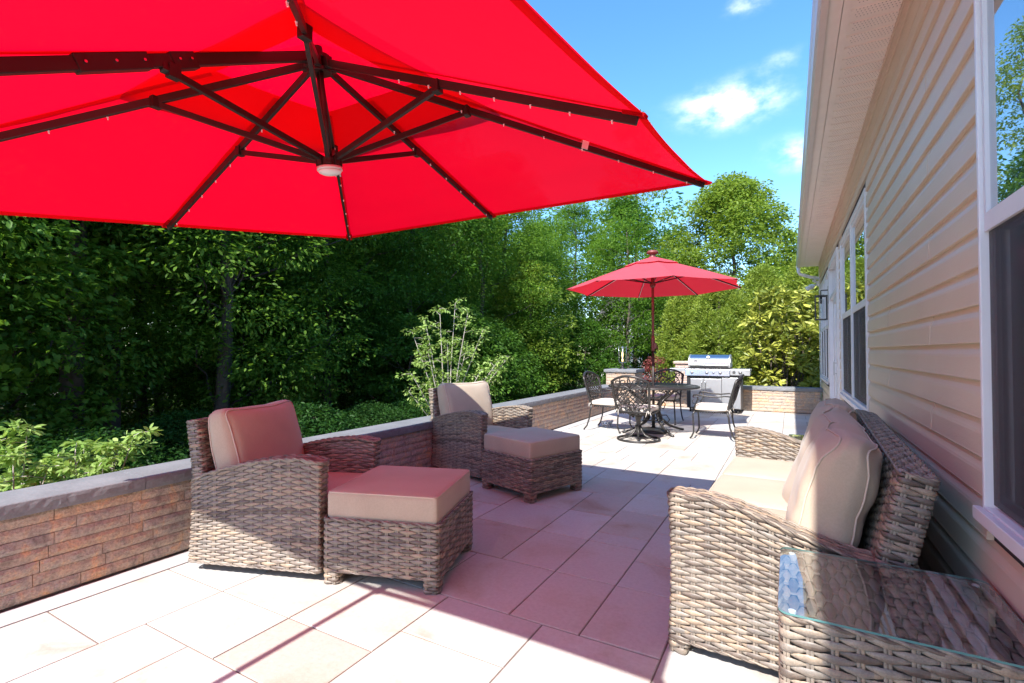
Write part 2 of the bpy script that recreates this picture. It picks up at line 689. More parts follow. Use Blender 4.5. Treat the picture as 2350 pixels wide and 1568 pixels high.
# ---------------------------------------------------------------- cushions
def cushion(name, sx, sy, sz, r, parent, mat='fabric', bulge=.012, side=.006, loc=(0, 0, 0), rot=(0, 0, 0), pipe=True, seed=0, wrinkle=.0, shape=None, cuts=14, pinch=0.0):
    bm = bmesh.new()
    bmesh.ops.create_cube(bm, size=2)
    bmesh.ops.subdivide_edges(bm, edges=bm.edges[:], cuts=cuts, use_grid_fill=True)
    hx, hy, hz = sx / 2, sy / 2, sz / 2

    def shp(p):
        X, Y = p[0] / hx, p[1] / hy
        x, y, z = p
        k = max(0, 1 - X * X) * max(0, 1 - Y * Y)
        z += (1 if z > 0 else -1) * bulge * k ** .6 * min(1, abs(z) / hz)
        if pinch:
            cr = (abs(X) * abs(Y)) ** 3
            z *= 1 - pinch * cr
            x *= 1 + .05 * cr
            y *= 1 + .05 * cr
        e = max(0, 1 - (z / hz) ** 2)
        if abs(X) > .9:
            x += math.copysign(side * e * max(0, 1 - Y * Y), x)
        if abs(Y) > .9:
            y += math.copysign(side * e * max(0, 1 - X * X), y)
        q = Vector((x, y, z))
        if wrinkle:
            nn = noise.noise_vector(Vector((x * 4 + seed, y * 4, z * 3 + seed * 2)))
            n2 = noise.noise_vector(Vector((x * 11, y * 5 + seed, z * 9)))
            q += nn * wrinkle + n2 * wrinkle * .45
        if shape:
            q = shape(q)
        return q
    for v_ in bm.verts:
        p = [math.sin(c * PI / 2) if abs(c) < .9999 else c for c in v_.co]
        p = [p[0] * hx, p[1] * hy, p[2] * hz]
        inn = Vector((max(-hx + r, min(hx - r, p[0])), max(-hy + r, min(hy - r, p[1])), max(-hz + r, min(hz - r, p[2]))))
        d = Vector(p) - inn
        if d.length > r:
            d = d.normalized() * r
        v_.co = shp(inn + d)
    me = bpy.data.meshes.new(name)
    bm.to_mesh(me)
    bm.free()
    me.polygons.foreach_set('use_smooth', [True] * len(me.polygons))
    me.materials.append(M[mat])
    o = bpy.data.objects.new(name, me)
    C.objects.link(o)
    o.parent = parent
    o.location = loc
    o.rotation_euler = rot
    if pipe:
        mb = MB()
        for sg in (-1, 1):
            rc = max(r, .03)
            path = []
            e_ = r * .24
            for cx, cy, a0 in ((hx - rc, hy - rc, 0), (-hx + rc, hy - rc, 90), (-hx + rc, -hy + rc, 180), (hx - rc, -hy + rc, 270)):
                for k in range(5):
                    th = R(a0 + k * 22.5)
                    path.append(Vector((cx + (rc - e_) * math.cos(th), cy + (rc - e_) * math.sin(th), sg * (hz - e_))))
            full = []
            for i in range(len(path)):
                a_, b_ = path[i], path[(i + 1) % len(path)]
                m_ = max(1, int((b_ - a_).length / .04))
                full += [a_.lerp(b_, k / m_) for k in range(m_)]
            mb.tube([shp(p) for p in full], .0042, 6, .5, closed=True)
        mb.build('piping', 'piping', o, True)
    return o

# ---------------------------------------------------------------- ground and patio
WX = 0.58          # face of the house wall
LX = -3.44         # inner face of the low wall
FY = 11.95         # face of the far low wall
mb = MB()


def gz(x, y):
    d = max(0.0, max(-3.9 - x, y - 12.4))
    return -0.22 - min(1.0, d * .10) + .06 * math.sin(x * .7) * math.cos(y * .5) * min(1, d)


xs = [-150, -90, -60, -45] + [-36 + i * 2.0 for i in range(16)] + [-4.4, -3.6, 0, 4, 8, 14, 20, 40, 90, 150]
ys = [-150, -60, -30] + [-20 + i * 2.0 for i in range(40)] + [70, 100, 150]
vs = [(x, y, gz(x, y)) for y in ys for x in xs]
n = len(xs)
mb.add(vs, [(j * n + i, j * n + i + 1, (j + 1) * n + i + 1, (j + 1) * n + i) for j in range(len(ys) - 1) for i in range(n - 1)])
tag(mb.build('ground', 'ground', None, True), kind='structure')

# sand bed under the pavers, then the pavers themselves (every one a slab with open joints)
mb = MB().box(LX - .3, WX + .2, -6, FY + .4, -.25, -.006)
tag(mb.build('paver_bed', 'joint_sand'), kind='structure')
rng = random.Random(11)
mb = MB()
U = .184
X0, Y0 = LX + .19, -3.0
NX, NY = int((WX + .1 - X0) / U) + 1, int((FY + .1 - Y0) / U) + 1
occ = [[0] * NY for _ in range(NX)]
sizes = [(3, 3), (3, 2), (2, 3), (2, 2), (3, 2), (3, 1), (2, 1), (1, 2), (2, 2), (3, 2), (2, 3)]
for j in range(NY):
    for i in range(NX):
        if occ[i][j]:
            continue
        cand = sizes[:]
        rng.shuffle(cand)
        cand.sort(key=lambda q: -(q[0] * q[1]) ** .5 * rng.uniform(.25, 1))
        for a, b in cand + [(1, 1)]:
            if i + a > NX or j + b > NY:
                continue
            if any(occ[p][q] for p in range(i, i + a) for q in range(j, j + b)):
                continue
            # never leave a one-unit sliver beside a slab
            if i + a < NX and occ[min(NX - 1, i + a)][j] == 0 and (i + a + 1 < NX and occ[i + a + 1][j]):
                if rng.random() < .8 and (a, b) != (1, 1):
                    continue
            for p in range(i, i + a):
                for q in range(j, j + b):
                    occ[p][q] = 1
            g = .0038
            x0, x1 = X0 + i * U + g, X0 + (i + a) * U - g
            y0, y1 = Y0 + j * U + g, Y0 + (j + b) * U - g
            dz = rng.uniform(-.0008, .0008)
            e = .004
            x1 = min(x1, WX + .12)
            z0 = -.02
            if x1 <= x0 + .02:
                break
            vs = [(x0, y0, z0), (x1, y0, z0), (x1, y1, z0), (x0, y1, z0), (x0, y0, dz - e * .6), (x1, y0, dz - e * .6), (x1, y1, dz - e * .6), (x0, y1, dz - e * .6),
                  (x0 + e, y0 + e, dz), (x1 - e, y0 + e, dz), (x1 - e, y1 - e, dz), (x0 + e, y1 - e, dz)]
            fs = [(0, 1, 5, 4), (1, 2, 6, 5), (2, 3, 7, 6), (3, 0, 4, 7), (4, 5, 9, 8), (5, 6, 10, 9), (6, 7, 11, 10), (7, 4, 8, 11), (8, 9, 10, 11)]
            mb.add(vs, fs, rng.random())
            break
tag(mb.build('patio', 'paver'), kind='structure')
mb = MB()
y = -3.0
while y < FY - .02:
    L = min(rng.choice((.9, 1.2, 1.2)), FY - .02 - y)
    mb.box(LX + .012, LX + .186, y + .002, y + L - .002, -.02, .0015, rng.random())
    y += L
tag(mb.build('patio_border', 'border_stone'), kind='structure')


# ---------------------------------------------------------------- low walls and piers
def blocks(mb, O, U_, N, L, z0, H, course=.066, seed=0, lo=.24, hi=.46):
    """split-faced blocks laid in courses; each face is a small rough relief"""
    rng = random.Random(seed)
    O, U_, N = Vector(O), Vector(U_), Vector(N)
    rows = round(H / course)
    course = H / rows
    for r in range(rows):
        u = -rng.uniform(0, .2)
        while u < L:
            bl = rng.uniform(lo, hi)
            a, b = max(0, u) + .0016, min(L, u + bl) - .0016
            u += bl
            if b - a < .02:
                continue
            za, zb = z0 + r * course + .0014, z0 + (r + 1) * course - .0014
            nu, nv = max(2, int((b - a) / .035)), 3
            base = rng.uniform(0, .006)
            vs = []
            for j in range(nv + 1):
                for i in range(nu + 1):
                    uu, zz = a + (b - a) * i / nu, za + (zb - za) * j / nv
                    edge = i in (0, nu) or j in (0, nv)
                    q = O + U_ * uu
                    d = base + (.0 if edge else .007 + .007 * noise.noise(Vector((uu * 19 + seed, zz * 31, r * 3.1))))
                    vs.append(Vector((q.x, q.y, zz)) + N * d)
            k = nu + 1
            fs = [(j * k + i, j * k + i + 1, (j + 1) * k + i + 1, (j + 1) * k + i) for j in range(nv) for i in range(nu)]
            # returns into the joints
            ring = [i for i in range(k)] + [j * k + nu for j in range(1, nv + 1)] + [nv * k + i for i in range(nu - 1, -1, -1)] + [j * k for j in range(nv - 1, 0, -1)]
            m0 = len(vs)
            vs += [vs[i] - N * (.02 + base) for i in ring]
            for q in range(len(ring)):
                q2 = (q + 1) % len(ring)
                fs.append((ring[q], m0 + q, m0 + q2, ring[q2]))
            mb.add(vs, fs, rng.random())


def caps(mb, x0, x1, y0, y1, z0, z1, along, seed=0, piece=.92):
    rng = random.Random(seed)
    lo, hi = (y0, y1) if along == 'y' else (x0, x1)
    t = lo
    while t < hi - .01:
        e = min(hi, t + piece * rng.uniform(.95, 1.05))
        if hi - e < .3:
            e = hi
        a, b = t + .0015, e - .0015
        bx = (x0, x1, a, b) if along == 'y' else (a, b, y0, y1)
        # rock-faced edge: a narrow band of the sides is roughened
        nseg = max(3, int((b - a) / .03))
        dz = rng.uniform(-.001, .001)
        vs, fs = [], []
        side = []
        for i in range(nseg + 1):
            q = a + (b - a) * i / nseg
            for sidex in (0, 1):
                for zz in (z0, z0 + (z1 - z0) * .33, z0 + (z1 - z0) * .7, z1 - .004, z1):
                    mid = zz not in (z0, z1, z1 - .004)
                    w_ = (.007 * noise.noise(Vector((q * 23, zz * 60, seed + sidex * 9))) + .003) if mid else (0 if zz != z1 else -.004)
                    if along == 'y':
                        p = (x1 + w_ if sidex else x0 - w_, q, zz + dz)
                    else:
                        p = (q, y1 + w_ if sidex else y0 - w_, zz + dz)
                    vs.append(p)
        for i in range(nseg):
            k0, k1 = i * 10, (i + 1) * 10
            for c in range(4):
                fs.append((k0 + c, k1 + c, k1 + c + 1, k0 + c + 1))
                fs.append((k0 + 5 + c, k0 + 5 + c + 1, k1 + 5 + c + 1, k1 + 5 + c))
            fs.append((k0 + 4, k1 + 4, k1 + 9, k0 + 9))
            fs.append((k0, k0 + 5, k1 + 5, k1))
        for kk in (0, nseg * 10):
            fs.append((kk, kk + 1, kk + 2, kk + 3, kk + 4, kk + 9, kk + 8, kk + 7, kk + 6, kk + 5))
        mb.add(vs, fs, rng.random())
        t = e


CAPZ0, CAPZ1 = .462, .535
t = thing('stone_wall', (LX, 4, 0), 0, 'long low tan stone wall with grey capstones running down the left side of the patio', 'low wall')
mb = MB()
blocks(mb, (0, -8.0, 0), (0, 1, 0), (1, 0, 0), 15.0, .012, CAPZ0 - .012, seed=3)
mb.build('wall_facing', 'wall_block', t)
MB().box(-.28, -.012, -8.0, 7.0, -1.2, CAPZ0 - .001).build('wall_core', 'joint_sand', t)
mb = MB()
caps(mb, -.31, .028, -8.0, 7.0, CAPZ0, CAPZ1, 'y', 5)
mb.build('capstone', 'cap_stone', t)

t = thing('stone_wall', (-3.0, FY, 0), 0, 'short low stone wall with grey capstones crossing the far end of the patio behind the grill', 'low wall')
mb = MB()
blocks(mb, (0, 0, 0), (1, 0, 0), (0, -1, 0), WX + 3.0 - .05, .012, CAPZ0 - .012, seed=8, lo=.16, hi=.34)
mb.build('wall_facing', 'wall_block', t)
MB().box(0, WX + 2.95, .012, .28, -1.2, CAPZ0 - .001).build('wall_core', 'joint_sand', t)
mb = MB()
caps(mb, -.02, WX + 2.98, -.03, .31, CAPZ0, CAPZ1, 'x', 6, 1.15)
mb.build('capstone', 'cap_stone', t)


def pier(x, y, s, h, label, mat='wall_block', capm='cap_stone', ov=.045):
    t = thing('stone_pier', (x, y, 0), 0, label, 'pier')
    mb = MB()
    for O, U_, N in (((-s, -s, 0), (1, 0, 0), (0, -1, 0)), ((s, -s, 0), (0, 1, 0), (1, 0, 0)), ((s, s, 0), (-1, 0, 0), (0, 1, 0)), ((-s, s, 0), (0, -1, 0), (-1, 0, 0))):
        blocks(mb, O, U_, N, 2 * s, .01, h - .075, seed=int(x * 10 + y), lo=.16, hi=.34)
    mb.build('pier_facing', mat, t)
    MB().box(-s + .012, s - .012, -s + .012, s - .012, -1.0, h - .066).build('pier_core', 'joint_sand', t)
    mb = MB()
    caps(mb, -s - ov, s + ov, -s - ov, s + ov, h - .065, h, 'x', 3, 3)
    mb.build('capstone', capm, t)
    return t


pier(LX + .07, 11.35, .33, .885, 'square stone pier with a grey cap at the far left corner, carrying the lantern')
pier(-2.62, 14.4, .17, 1.02, 'small pinkish stone post with a flat cap half hidden left of the grill', 'pink_stone', 'pink_stone')

# ---------------------------------------------------------------- house
H0, H1 = -5.5, 12.75                     # along Y
SOF = 3.18
house = thing('house', (WX, 3, 0), 0, 'single storey house with beige lap siding, white windows and a wide eave', 'house')
house.location = (0, 0, 0)
# openings on the patio wall: (y0, y1, z0, z1)
WINS = [(-1.2, 2.215, .77, 2.67, 3), (5.05, 7.46, .77, 2.67, 2), (9.86, 12.1, .77, 2.67, 3)]
DOOR = (7.76, 9.36, .03, 2.67)
opens = [(a, b, c, d) for a, b, c, d, _ in WINS] + [DOOR]
course, zref = .1307, 1.0664
mb = MB()
rng = random.Random(21)
k0 = -int(zref / course) - 1
z = zref + k0 * course
ci = 0
while z < SOF - .22:
    za, zb = z, min(z + course, SOF - .2)
    segs = [(H0, H1 - .11)]
    for (a, b, c, d) in opens:
        if zb > c + .01 and za < d - .01:
            segs = [s2 for s1 in segs for s2 in ((s1[0], min(s1[1], a)), (max(s1[0], b), s1[1])) if s2[1] - s2[0] > .01]
    z_lo = max(za, -.02)
    for a, b in segs:
        cuts = [a]
        off = (ci % 3) * 1.27 + .4
        q = math.floor(a / 3.66) * 3.66 + off
        while q < b:
            if q > a + .3 and q < b - .3:
                cuts.append(q)
            q += 3.66
        cuts.append(b)
        for i in range(len(cuts) - 1):
            dx = .0016 * (i % 2)
            y0, y1 = cuts[i], cuts[i + 1] - .0006
            prof = [(.0, za + .001), (.0175, za + .001), (.0195, za + .005), (.0185, za + .010), (.0165, za + course * .62), (.0140, za + course * .70), (.005, za + course * .84), (.002, zb + .004)]
            prof = [(p[0], max(z_lo, p[1])) for p in prof]
            m_ = len(prof)
            vs = [(WX - p[0] - dx, yy, p[1]) for yy in (y0, y1) for p in prof]
            mb.add(vs, [(k, k + 1, m_ + k + 1, m_ + k) for k in range(m_ - 1)] + [tuple(range(m_)), tuple(range(2 * m_ - 1, m_ - 1, -1))], rng.random())
    z += course
    ci += 1
# far gable end in the same siding
z = zref + k0 * course
while z < SOF:
    mb.box(WX + .02, WX + 9, H1 - .02, H1 - .004, max(0, z), z + course - .004, rng.random())
    z += course
sid = mb.build('siding', 'siding', house)
# sheathing behind, with real openings
mb = MB()
yl = sorted([(a, b, c, d) for a, b, c, d in opens])
yc = H0
for a, b, c, d in yl:
    mb.box(WX + .003, WX + .15, yc, a, -.2, SOF)
    mb.box(WX + .003, WX + .15, a, b, -.2, c)
    mb.box(WX + .003, WX + .15, a, b, d, SOF)
    yc = b
mb.box(WX + .003, WX + .15, yc, H1 - .03, -.2, SOF)
mb.box(WX + .15, WX + 9, H1 - .2, H1 - .03, -.2, SOF)
mb.box(WX + .15, WX + 9, H0, H0 + .15, -.2, SOF)
mb.box(WX + 8.9, WX + 9, H0, H1, -.2, SOF)
mb.box(WX + .15, WX + 8.9, H0, H1, -.02, 0)
mb.build('wall', 'interior', house)
# frieze boards under the soffit
MB().box(WX - .020, WX + .004, H0, H1 - .1, SOF - .205, SOF - .10).box(WX - .030, WX + .004, H0, H1 - .1, SOF - .097, SOF - .02).box(WX - .038, WX + .004, H0, H1 - .1, SOF - .018, SOF + .01).build('frieze_board', 'siding', house)
MB().box(WX - .026, WX + .01, H1 - .105, H1 - .001, -.02, SOF).box(WX + .01, WX + .08, H1 - .001, H1 + .012, -.02, SOF).build('corner_board', 'white_vinyl', house, bevel=.003)
# soffit: vented panels as a ribbed sheet plus perforation dimples, plain outer panel, gutter and fascia
GX = .132
mb = MB()
y = H0
while y < H1:
    for q in (0, .133, .266):
        a = y + q
        mb.add([(.305, a, SOF), (.305, a + .105, SOF), (.305, a + .112, SOF + .008), (.305, a + .126, SOF + .008), (.305, a + .133, SOF),
                (WX + .03, a, SOF), (WX + .03, a + .105, SOF), (WX + .03, a + .112, SOF + .008), (WX + .03, a + .126, SOF + .008), (WX + .03, a + .133, SOF)],
               [(i, i + 5, i + 6, i + 1) for i in range(4)])
    y += .399
mb.build('soffit', 'soffit_vinyl', house)
mb = MB()
y = 2.2
while y < 8.2:
    for row in range(4):
        yy = y + .016 + row * .023
        for c_ in range(15):
            xx = .335 + c_ * .0165 + (row % 2) * .008
            s_ = .0024
            mb.add([(xx - s_, yy - s_, SOF - .0006), (xx - s_, yy + s_, SOF - .0006), (xx + s_, yy + s_, SOF - .0006), (xx + s_, yy - s_, SOF - .0006)], [(0, 1, 2, 3)])
    y += .133
mb.build('soffit_vent', 'dark_grey', house)
MB().box(.268, .308, H0, H1, SOF - .006, SOF + .02).box(.196, .264, H0, H1, SOF - .012, SOF + .02).build('fascia', 'soffit_vinyl', house)
mb = MB()
gp = [(.196, 3.145), (.160, 3.142), (.146, 3.165), (.138, 3.205), (.128, 3.232), (.126, 3.262), (.132, 3.272), (.145, 3.272), (.147, 3.262), (.140, 3.25), (.150, 3.20), (.165, 3.155), (.196, 3.155)]
m_ = len(gp)
vs = [(p[0], yy, p[1]) for yy in (H0, H1 + .02) for p in gp]
mb.add(vs, [(k, (k + 1) % m_, m_ + (k + 1) % m_, m_ + k) for k in range(m_)] + [tuple(range(m_)), tuple(range(2 * m_ - 1, m_ - 1, -1))])
mb.box(.128, .197, H1 + .005, H1 + .02, 3.145, 3.27)
gut = mb.build('gutter', 'gutter_metal', house)
MB().tube([(.17, H1 - .08, 3.15), (.17, H1 - .08, 3.06), (.20, H1 - .07, 3.0), (.40, H1 - .02, 2.93), (WX - .02, H1 + .03, 2.90), (WX + .03, H1 + .05, 2.84), (WX + .04, H1 + .05, 2.7), (WX + .04, H1 + .05, .1)],
          .036, 10).build('downspout', 'white_vinyl', house, True)
# roof
mb = MB()
rx = WX + 4.5
for i in range(40):
    k = i / 40
    xa, xb = .155 + (rx - .155) * k, .155 + (rx - .155) * (k + 1 / 40)
    za, zb = 3.285 + (xa - .12) * .45, 3.285 + (xb - .12) * .45
    mb.box(xa, xb, H0 - .2, H1 + .02, za - .03, zb + .004, rng.random())
mb.add([(rx, H0 - .2, 3.285 + (rx - .12) * .45), (rx, H1 + .02, 3.285 + (rx - .12) * .45), (WX + 9.4, H1 + .02, 3.2), (WX + 9.4, H0 - .2, 3.2)], [(0, 1, 2, 3)])
mb.add([(WX, H1 - .03, SOF), (WX + 9, H1 - .03, SOF), (rx, H1 - .03, 3.25 + (rx - .12) * .45)], [(0, 1, 2)])
mb.build('roof', 'roof_shingle', house)


def window(y0, y1, z0, z1, units, near):
    fx = WX - .028
    mb = MB()
    cw = .018 if near else .045
    mb.box(fx, WX + .1, y0, y0 + cw, z0, z1).box(fx, WX + .1, y1 - cw, y1, z0, z1)
    mb.box(fx, WX + .1, y0 + cw, y1 - cw, z1 - cw, z1).box(fx, WX + .1, y0 + cw, y1 - cw, z0, z0 + cw)
    W_ = (y1 - y0 - 2 * cw)
    uw = W_ / units
    for i in range(1, units):
        yy = y0 + cw + uw * i
        mb.box(fx + .002, WX + .1, yy - .028, yy + .028, z0 + cw, z1 - cw)
    f = mb.build('window', 'white_vinyl', house, bevel=.003)
    MB().box(fx - .022, fx, y0 - .015, y1 + .015, z0 - .03, z0 + .012).build('sill', 'white_vinyl', f, bevel=.003)
    zm = 1.725
    ms, mg, mgr, msc = MB(), MB(), MB(), MB()
    for i in range(units):
        a, b = y0 + cw + uw * i + (.03 if i else .004), y0 + cw + uw * (i + 1) - (.03 if i < units - 1 else .004)
        s = .018 if near else .035
        # upper sash (outer) and lower sash (inner)
        for (c, d, x) in ((zm - .03, z1 - cw - .004, fx + .012), (z0 + cw + .004, zm + .01, fx + .034)):
            ms.box(x, x + .03, a, a + s, c, d).box(x, x + .03, b - s, b, c, d)
            ms.box(x, x + .03, a + s, b - s, c, c + (.06 if x < fx + .02 else s)).box(x, x + .03, a + s, b - s, d - s, d)
            mg.box(x + .012, x + .015, a + s - .003, b - s + .003, c + .04, d - s + .003)
        for k in (1, 2):
            yy = a + s + (b - a - 2 * s) * k / 3
            mgr.box(fx + .032, fx + .038, yy - .008, yy + .008, zm + .03, z1 - cw - .04)
        for k in (1,):
            zz = zm + .03 + (z1 - cw - zm - .07) * .5
            mgr.box(fx + .0385, fx + .041, a + s, b - s, zz - .008, zz + .008)
        msc.box(fx + .020, fx + .0215, a + .012, b - .012, z0 + cw + .012, zm - .032)
    ms.build('sash', 'white_vinyl', f)
    mg.build('pane', 'window_glass', f)
    mgr.build('grille', 'white_vinyl', f)
    msc.build('screen', 'insect_screen', f)
    # pleated curtain just inside
    mb = MB()
    mb.grid(lambda u, v: V(WX + .26 + .02 * math.sin(u * 60), y0 + u * (y1 - y0) * .45, z0 + v * (z1 - z0)), 70, 1)
    mb.build('curtain', 'curtain', f, True)
    return f


for a, b, c, d, u in WINS:
    window(a, b, c, d, u, a < 3)
# sliding door set in a deep white frame
a, b, c, d = DOOR
mb = MB()
fx = WX - .045
mb.box(fx, WX + .12, a, a + .075, 0, d).box(fx, WX + .12, b - .075, b, 0, d).box(fx, WX + .12, a + .075, b - .075, d - .09, d).box(fx, WX + .12, a + .075, b - .075, .0, .05)
mb.box(fx + .01, WX + .11, a + .075, b - .075, 2.10, 2.16)
dr = mb.build('door', 'white_vinyl', house, bevel=.004)
mb = MB()
for (p, q, x) in ((a + .077, (a + b) / 2 + .03, fx + .02), ((a + b) / 2 - .03, b - .077, fx + .06)):
    mb.box(x, x + .035, p, p + .1, .052, 2.098).box(x, x + .035, q - .1, q, .052, 2.098).box(x, x + .035, p + .1, q - .1, .052, .2).box(x, x + .035, p + .1, q - .1, 1.98, 2.098)
mb.build('door_sash', 'white_vinyl', dr, bevel=.003)
MB().box(fx + .035, fx + .039, a + .17, (a + b) / 2 - .06, .2, 1.98).box(fx + .075, fx + .079, (a + b) / 2 + .06, b - .17, .2, 1.98).box(fx + .05, fx + .054, a + .08, b - .08, 2.165, d - .095).build('pane', 'window_glass', dr)
MB().bar((fx - .03, a + .12, .98), (fx - .03, a + .12, 1.16), .018, .018).bar((fx - .03, a + .12, 1.0), (fx + .02, a + .12, 1.0), .014, .014).bar((fx - .03, a + .12, 1.14), (fx + .02, a + .12, 1.14), .014, .014).build('handle', 'steel_satin', dr)

# wall lantern between the far window and the door
ly = 9.61
t = thing('wall_lantern', (WX, ly, 0), 0, 'black square wall lantern with clear glass mounted beside the far window', 'wall lamp')
bx = -.135
MB().box(-.035, -.016, -.055, .055, 2.080, 2.370).build('back_plate', 'black_enamel', t, bevel=.003)
MB().bar((-.03, 0, 2.300), (bx, 0, 2.300), .018, .018).bar((bx, 0, 2.300), (bx, 0, 2.220), .014, .014).build('bracket', 'black_enamel', t)
mb = MB()
for sx in (-1, 1):
    for sy in (-1, 1):
        mb.bar((bx + sx * .08, sy * .08, 1.820), (bx + sx * .08, sy * .08, 2.205), .014, .014)
for zz in (1.820, 2.205):
    mb.box(bx - .09, bx + .09, -.09, -.072, zz - .009, zz + .009).box(bx - .09, bx + .09, .072, .09, zz - .009, zz + .009).box(bx - .09, bx - .072, -.072, .072, zz - .009, zz + .009).box(bx + .072, bx + .09, -.072, .072, zz - .009, zz + .009)
mb.box(bx - .045, bx + .045, -.045, .045, 2.210, 2.225).box(bx - .05, bx + .05, -.05, .05, 1.812, 1.820)
mb.build('cage', 'black_enamel', t)
MB().lathe([(.045, 1.840), (.045, 2.150)], 18, (bx, 0, 0), cap=False).build('glass_cylinder', 'lamp_glass', t, True)
MB().lathe([(.016, 2.080), (.018, 2.150), (.02, 2.210)], 12, (bx, 0, 0)).build('socket', 'black_enamel', t, True)
MB().lathe([(.002, 1.920), (.018, 1.950), (.022, 1.990), (.012, 2.050), (.011, 2.080)], 12, (bx, 0, 0)).build('bulb', 'lamp_glass', t, True)

# twin floodlight at the far corner under the eave
t = thing('floodlight', (WX - .02, H1 - .06, 2.78), 0, 'white twin head floodlight under the eave at the far corner of the house', 'floodlight')
MB().box(-.05, 0, -.05, .05, -.06, .05).build('housing', 'white_plastic', t, bevel=.006)
for a_, (dx, dy, dz) in enumerate(((-.20, -.02, -.10), (-.13, .10, -.05))):
    h = MB()
    p0, p1 = V(-.04, 0, -.01), V(dx, dy, dz) * .55
    d_ = V(dx, dy, dz).normalized()
    q = V(dx, dy, dz)
    h.tube([p0, p1, q - d_ * .04], .012, 8)
    h.tube([q - d_ * .05, q - d_ * .02, q + d_ * .04, q + d_ * .045], [.03, .05, .058, .05], 16)
    hh = h.build('lamp_head', 'white_plastic', t, True)
    MB().tube([q + d_ * .040, q + d_ * .05], [.05, .044], 16).build('lens', 'lamp_lens', hh, True)
MB().tube([(-.06, .02, .02), (-.09, .02, .07), (-.12, .03, .055)], .03, 12).build('sensor', 'white_plastic', t, True)

# ---------------------------------------------------------------- big cantilever umbrella
MASTY = -1.05
UC = V(-1.917, 1.645, 2.069)
TA = R(8.25)
EY, EN = V(0, math.cos(TA), math.sin(TA)), V(0, -math.sin(TA), math.cos(TA))
HT = .62
uroot = V(-1.917, MASTY, 0)
t = thing('cantilever_umbrella', uroot, 0, 'huge red square cantilever umbrella tilted over the wicker seats, seen from below', 'umbrella')
RIBS = [(-1, -1), (0, -1), (1, -1), (1, 0), (1, 1), (0, 1), (-1, 1), (-1, 0)]


def UP(u, v, h=0.0):
    return UC + V(1, 0, 0) * (u * 1.5) + EY * (v * 1.5) + EN * h - uroot


def canopy_sheet(mb, m0, m1, lift, hgt, sag=.02, scal=.012, nm=44, nsg=14):
    for k in range(8):
        a, b = RIBS[k], RIBS[(k + 1) % 8]

        def P(s, q):
            m = m0 + (m1 - m0) * q
            u, v = a[0] + (b[0] - a[0]) * s, a[1] + (b[1] - a[1]) * s
            bow = 4 * s * (1 - s)
            mm = m * (1 - scal * bow * m)
            fl = .006 * noise.noise(Vector((u * m * 4, v * m * 4, lift * 20))) + .0035 * bow * math.sin(m * 38 + k) * max(0, m - .55) * (1 - bow * .4) + .075 * max(0, -v) * m * math.exp(-(u * m / .45) ** 2)
            return UP(u * mm, v * mm, hgt * (1 - m) + lift - sag * bow * m * (1.2 - m) + fl)
        mb.grid(P, nsg, nm, .5)


mb = MB()
canopy_sheet(mb, .205, 1.0, .022, HT)
can = mb.build('canopy', 'red_canvas', t, True)
mb = MB()
for k in range(8):            # hem: a narrow second layer along the edge
    a, b = RIBS[k], RIBS[(k + 1) % 8]

    def P(s, q):
        m = .978 + .0225 * q
        u, v = a[0] + (b[0] - a[0]) * s, a[1] + (b[1] - a[1]) * s
        bow = 4 * s * (1 - s)
        mm = m * (1 - .012 * bow * m)
        return UP(u * mm, v * mm, HT * (1 - m) + .018 - .02 * bow * m * (1.2 - m))
    mb.grid(P, 8, 1)
mb.build('hem', 'red_canvas', can, True)
for a in RIBS:                # pockets that hold the rib ends
    p = UP(a[0] * .955, a[1] * .955, HT * .045 + .012)
    q = UP(a[0] * 1.004, a[1] * 1.004, .012)
    MB().bar(p, q, .045, .012, EN).build('rib_pocket', 'red_canvas', can)
for a in RIBS:                # double stitched seam over every rib
    mb = MB()
    d = (V(a[0], a[1], 0)).normalized()
    e = V(-d.y, d.x, 0)
    e = V(1, 0, 0) * e.x + EY * e.y
    pts = []
    n_ = 20
    vs = []
    for i in range(n_ + 1):
        m = .215 + .765 * i / n_
        lf = .075 * max(0, -a[1]) * m * math.exp(-(a[0] * m / .45) ** 2)
        c = UP(a[0] * m, a[1] * m, HT * (1 - m) + .0185 + lf)
        w_ = .017 + .0015 * math.sin(i * 1.7)
        vs += [c - e * w_, c + e * w_]
    mb.add(vs, [(2 * i, 2 * i + 1, 2 * i + 3, 2 * i + 2) for i in range(n_)])
    mb.build('seam', 'red_canvas', can)
mb = MB()
canopy_sheet(mb, .0, .40, .060, HT * 1.0, .006, .02, 10)
mb.build('vent_canopy', 'red_vent', t, True)

HUB = UP(0, 0, .575)
LOW = UP(0, 0, .135)
for i, a in enumerate(RIBS):
    if a != (0, -1):
        d = V(a[0], a[1], 0).normalized()
        p = HUB + (V(1, 0, 0) * d.x + EY * d.y) * .05
        q = UP(a[0] * .985, a[1] * .985, .004)
        mb = MB().bar(p, q, .018, .032, EN)
        rb = mb.build('rib', 'bronze_metal', t, bevel=.002)
        L = (q - p).length
        nb = 7
        sd = (q - p).normalized().cross(EN).normalized()
        for k in range(nb):
            c = p.lerp(q, .30 + .64 * k / (nb - 1)) - EN * .020 + sd * .008
            MB().tube([c + EN * .004, c - EN * .001, c - EN * .008], [.0045, .0033, .0026], 6).build('bulb', 'lamp_lens', rb)
    # strut from the runner to the rib
    m_ = .445 if 0 in a else .325
    q = UP(a[0] * m_, a[1] * m_, HT * (1 - m_) - .035)
    if a == (0, -1):
        q = UP(0, -m_, HT * (1 - m_) - .02)
    d = (q - LOW)
    s0 = LOW + d.normalized() * .035
    MB().bar(s0, q, .017, .026, EN).box(-.016, .016, -.02, .02, -.02, .03, .5, Matrix.Translation(q)).build('strut', 'bronze_metal', t, bevel=.002)
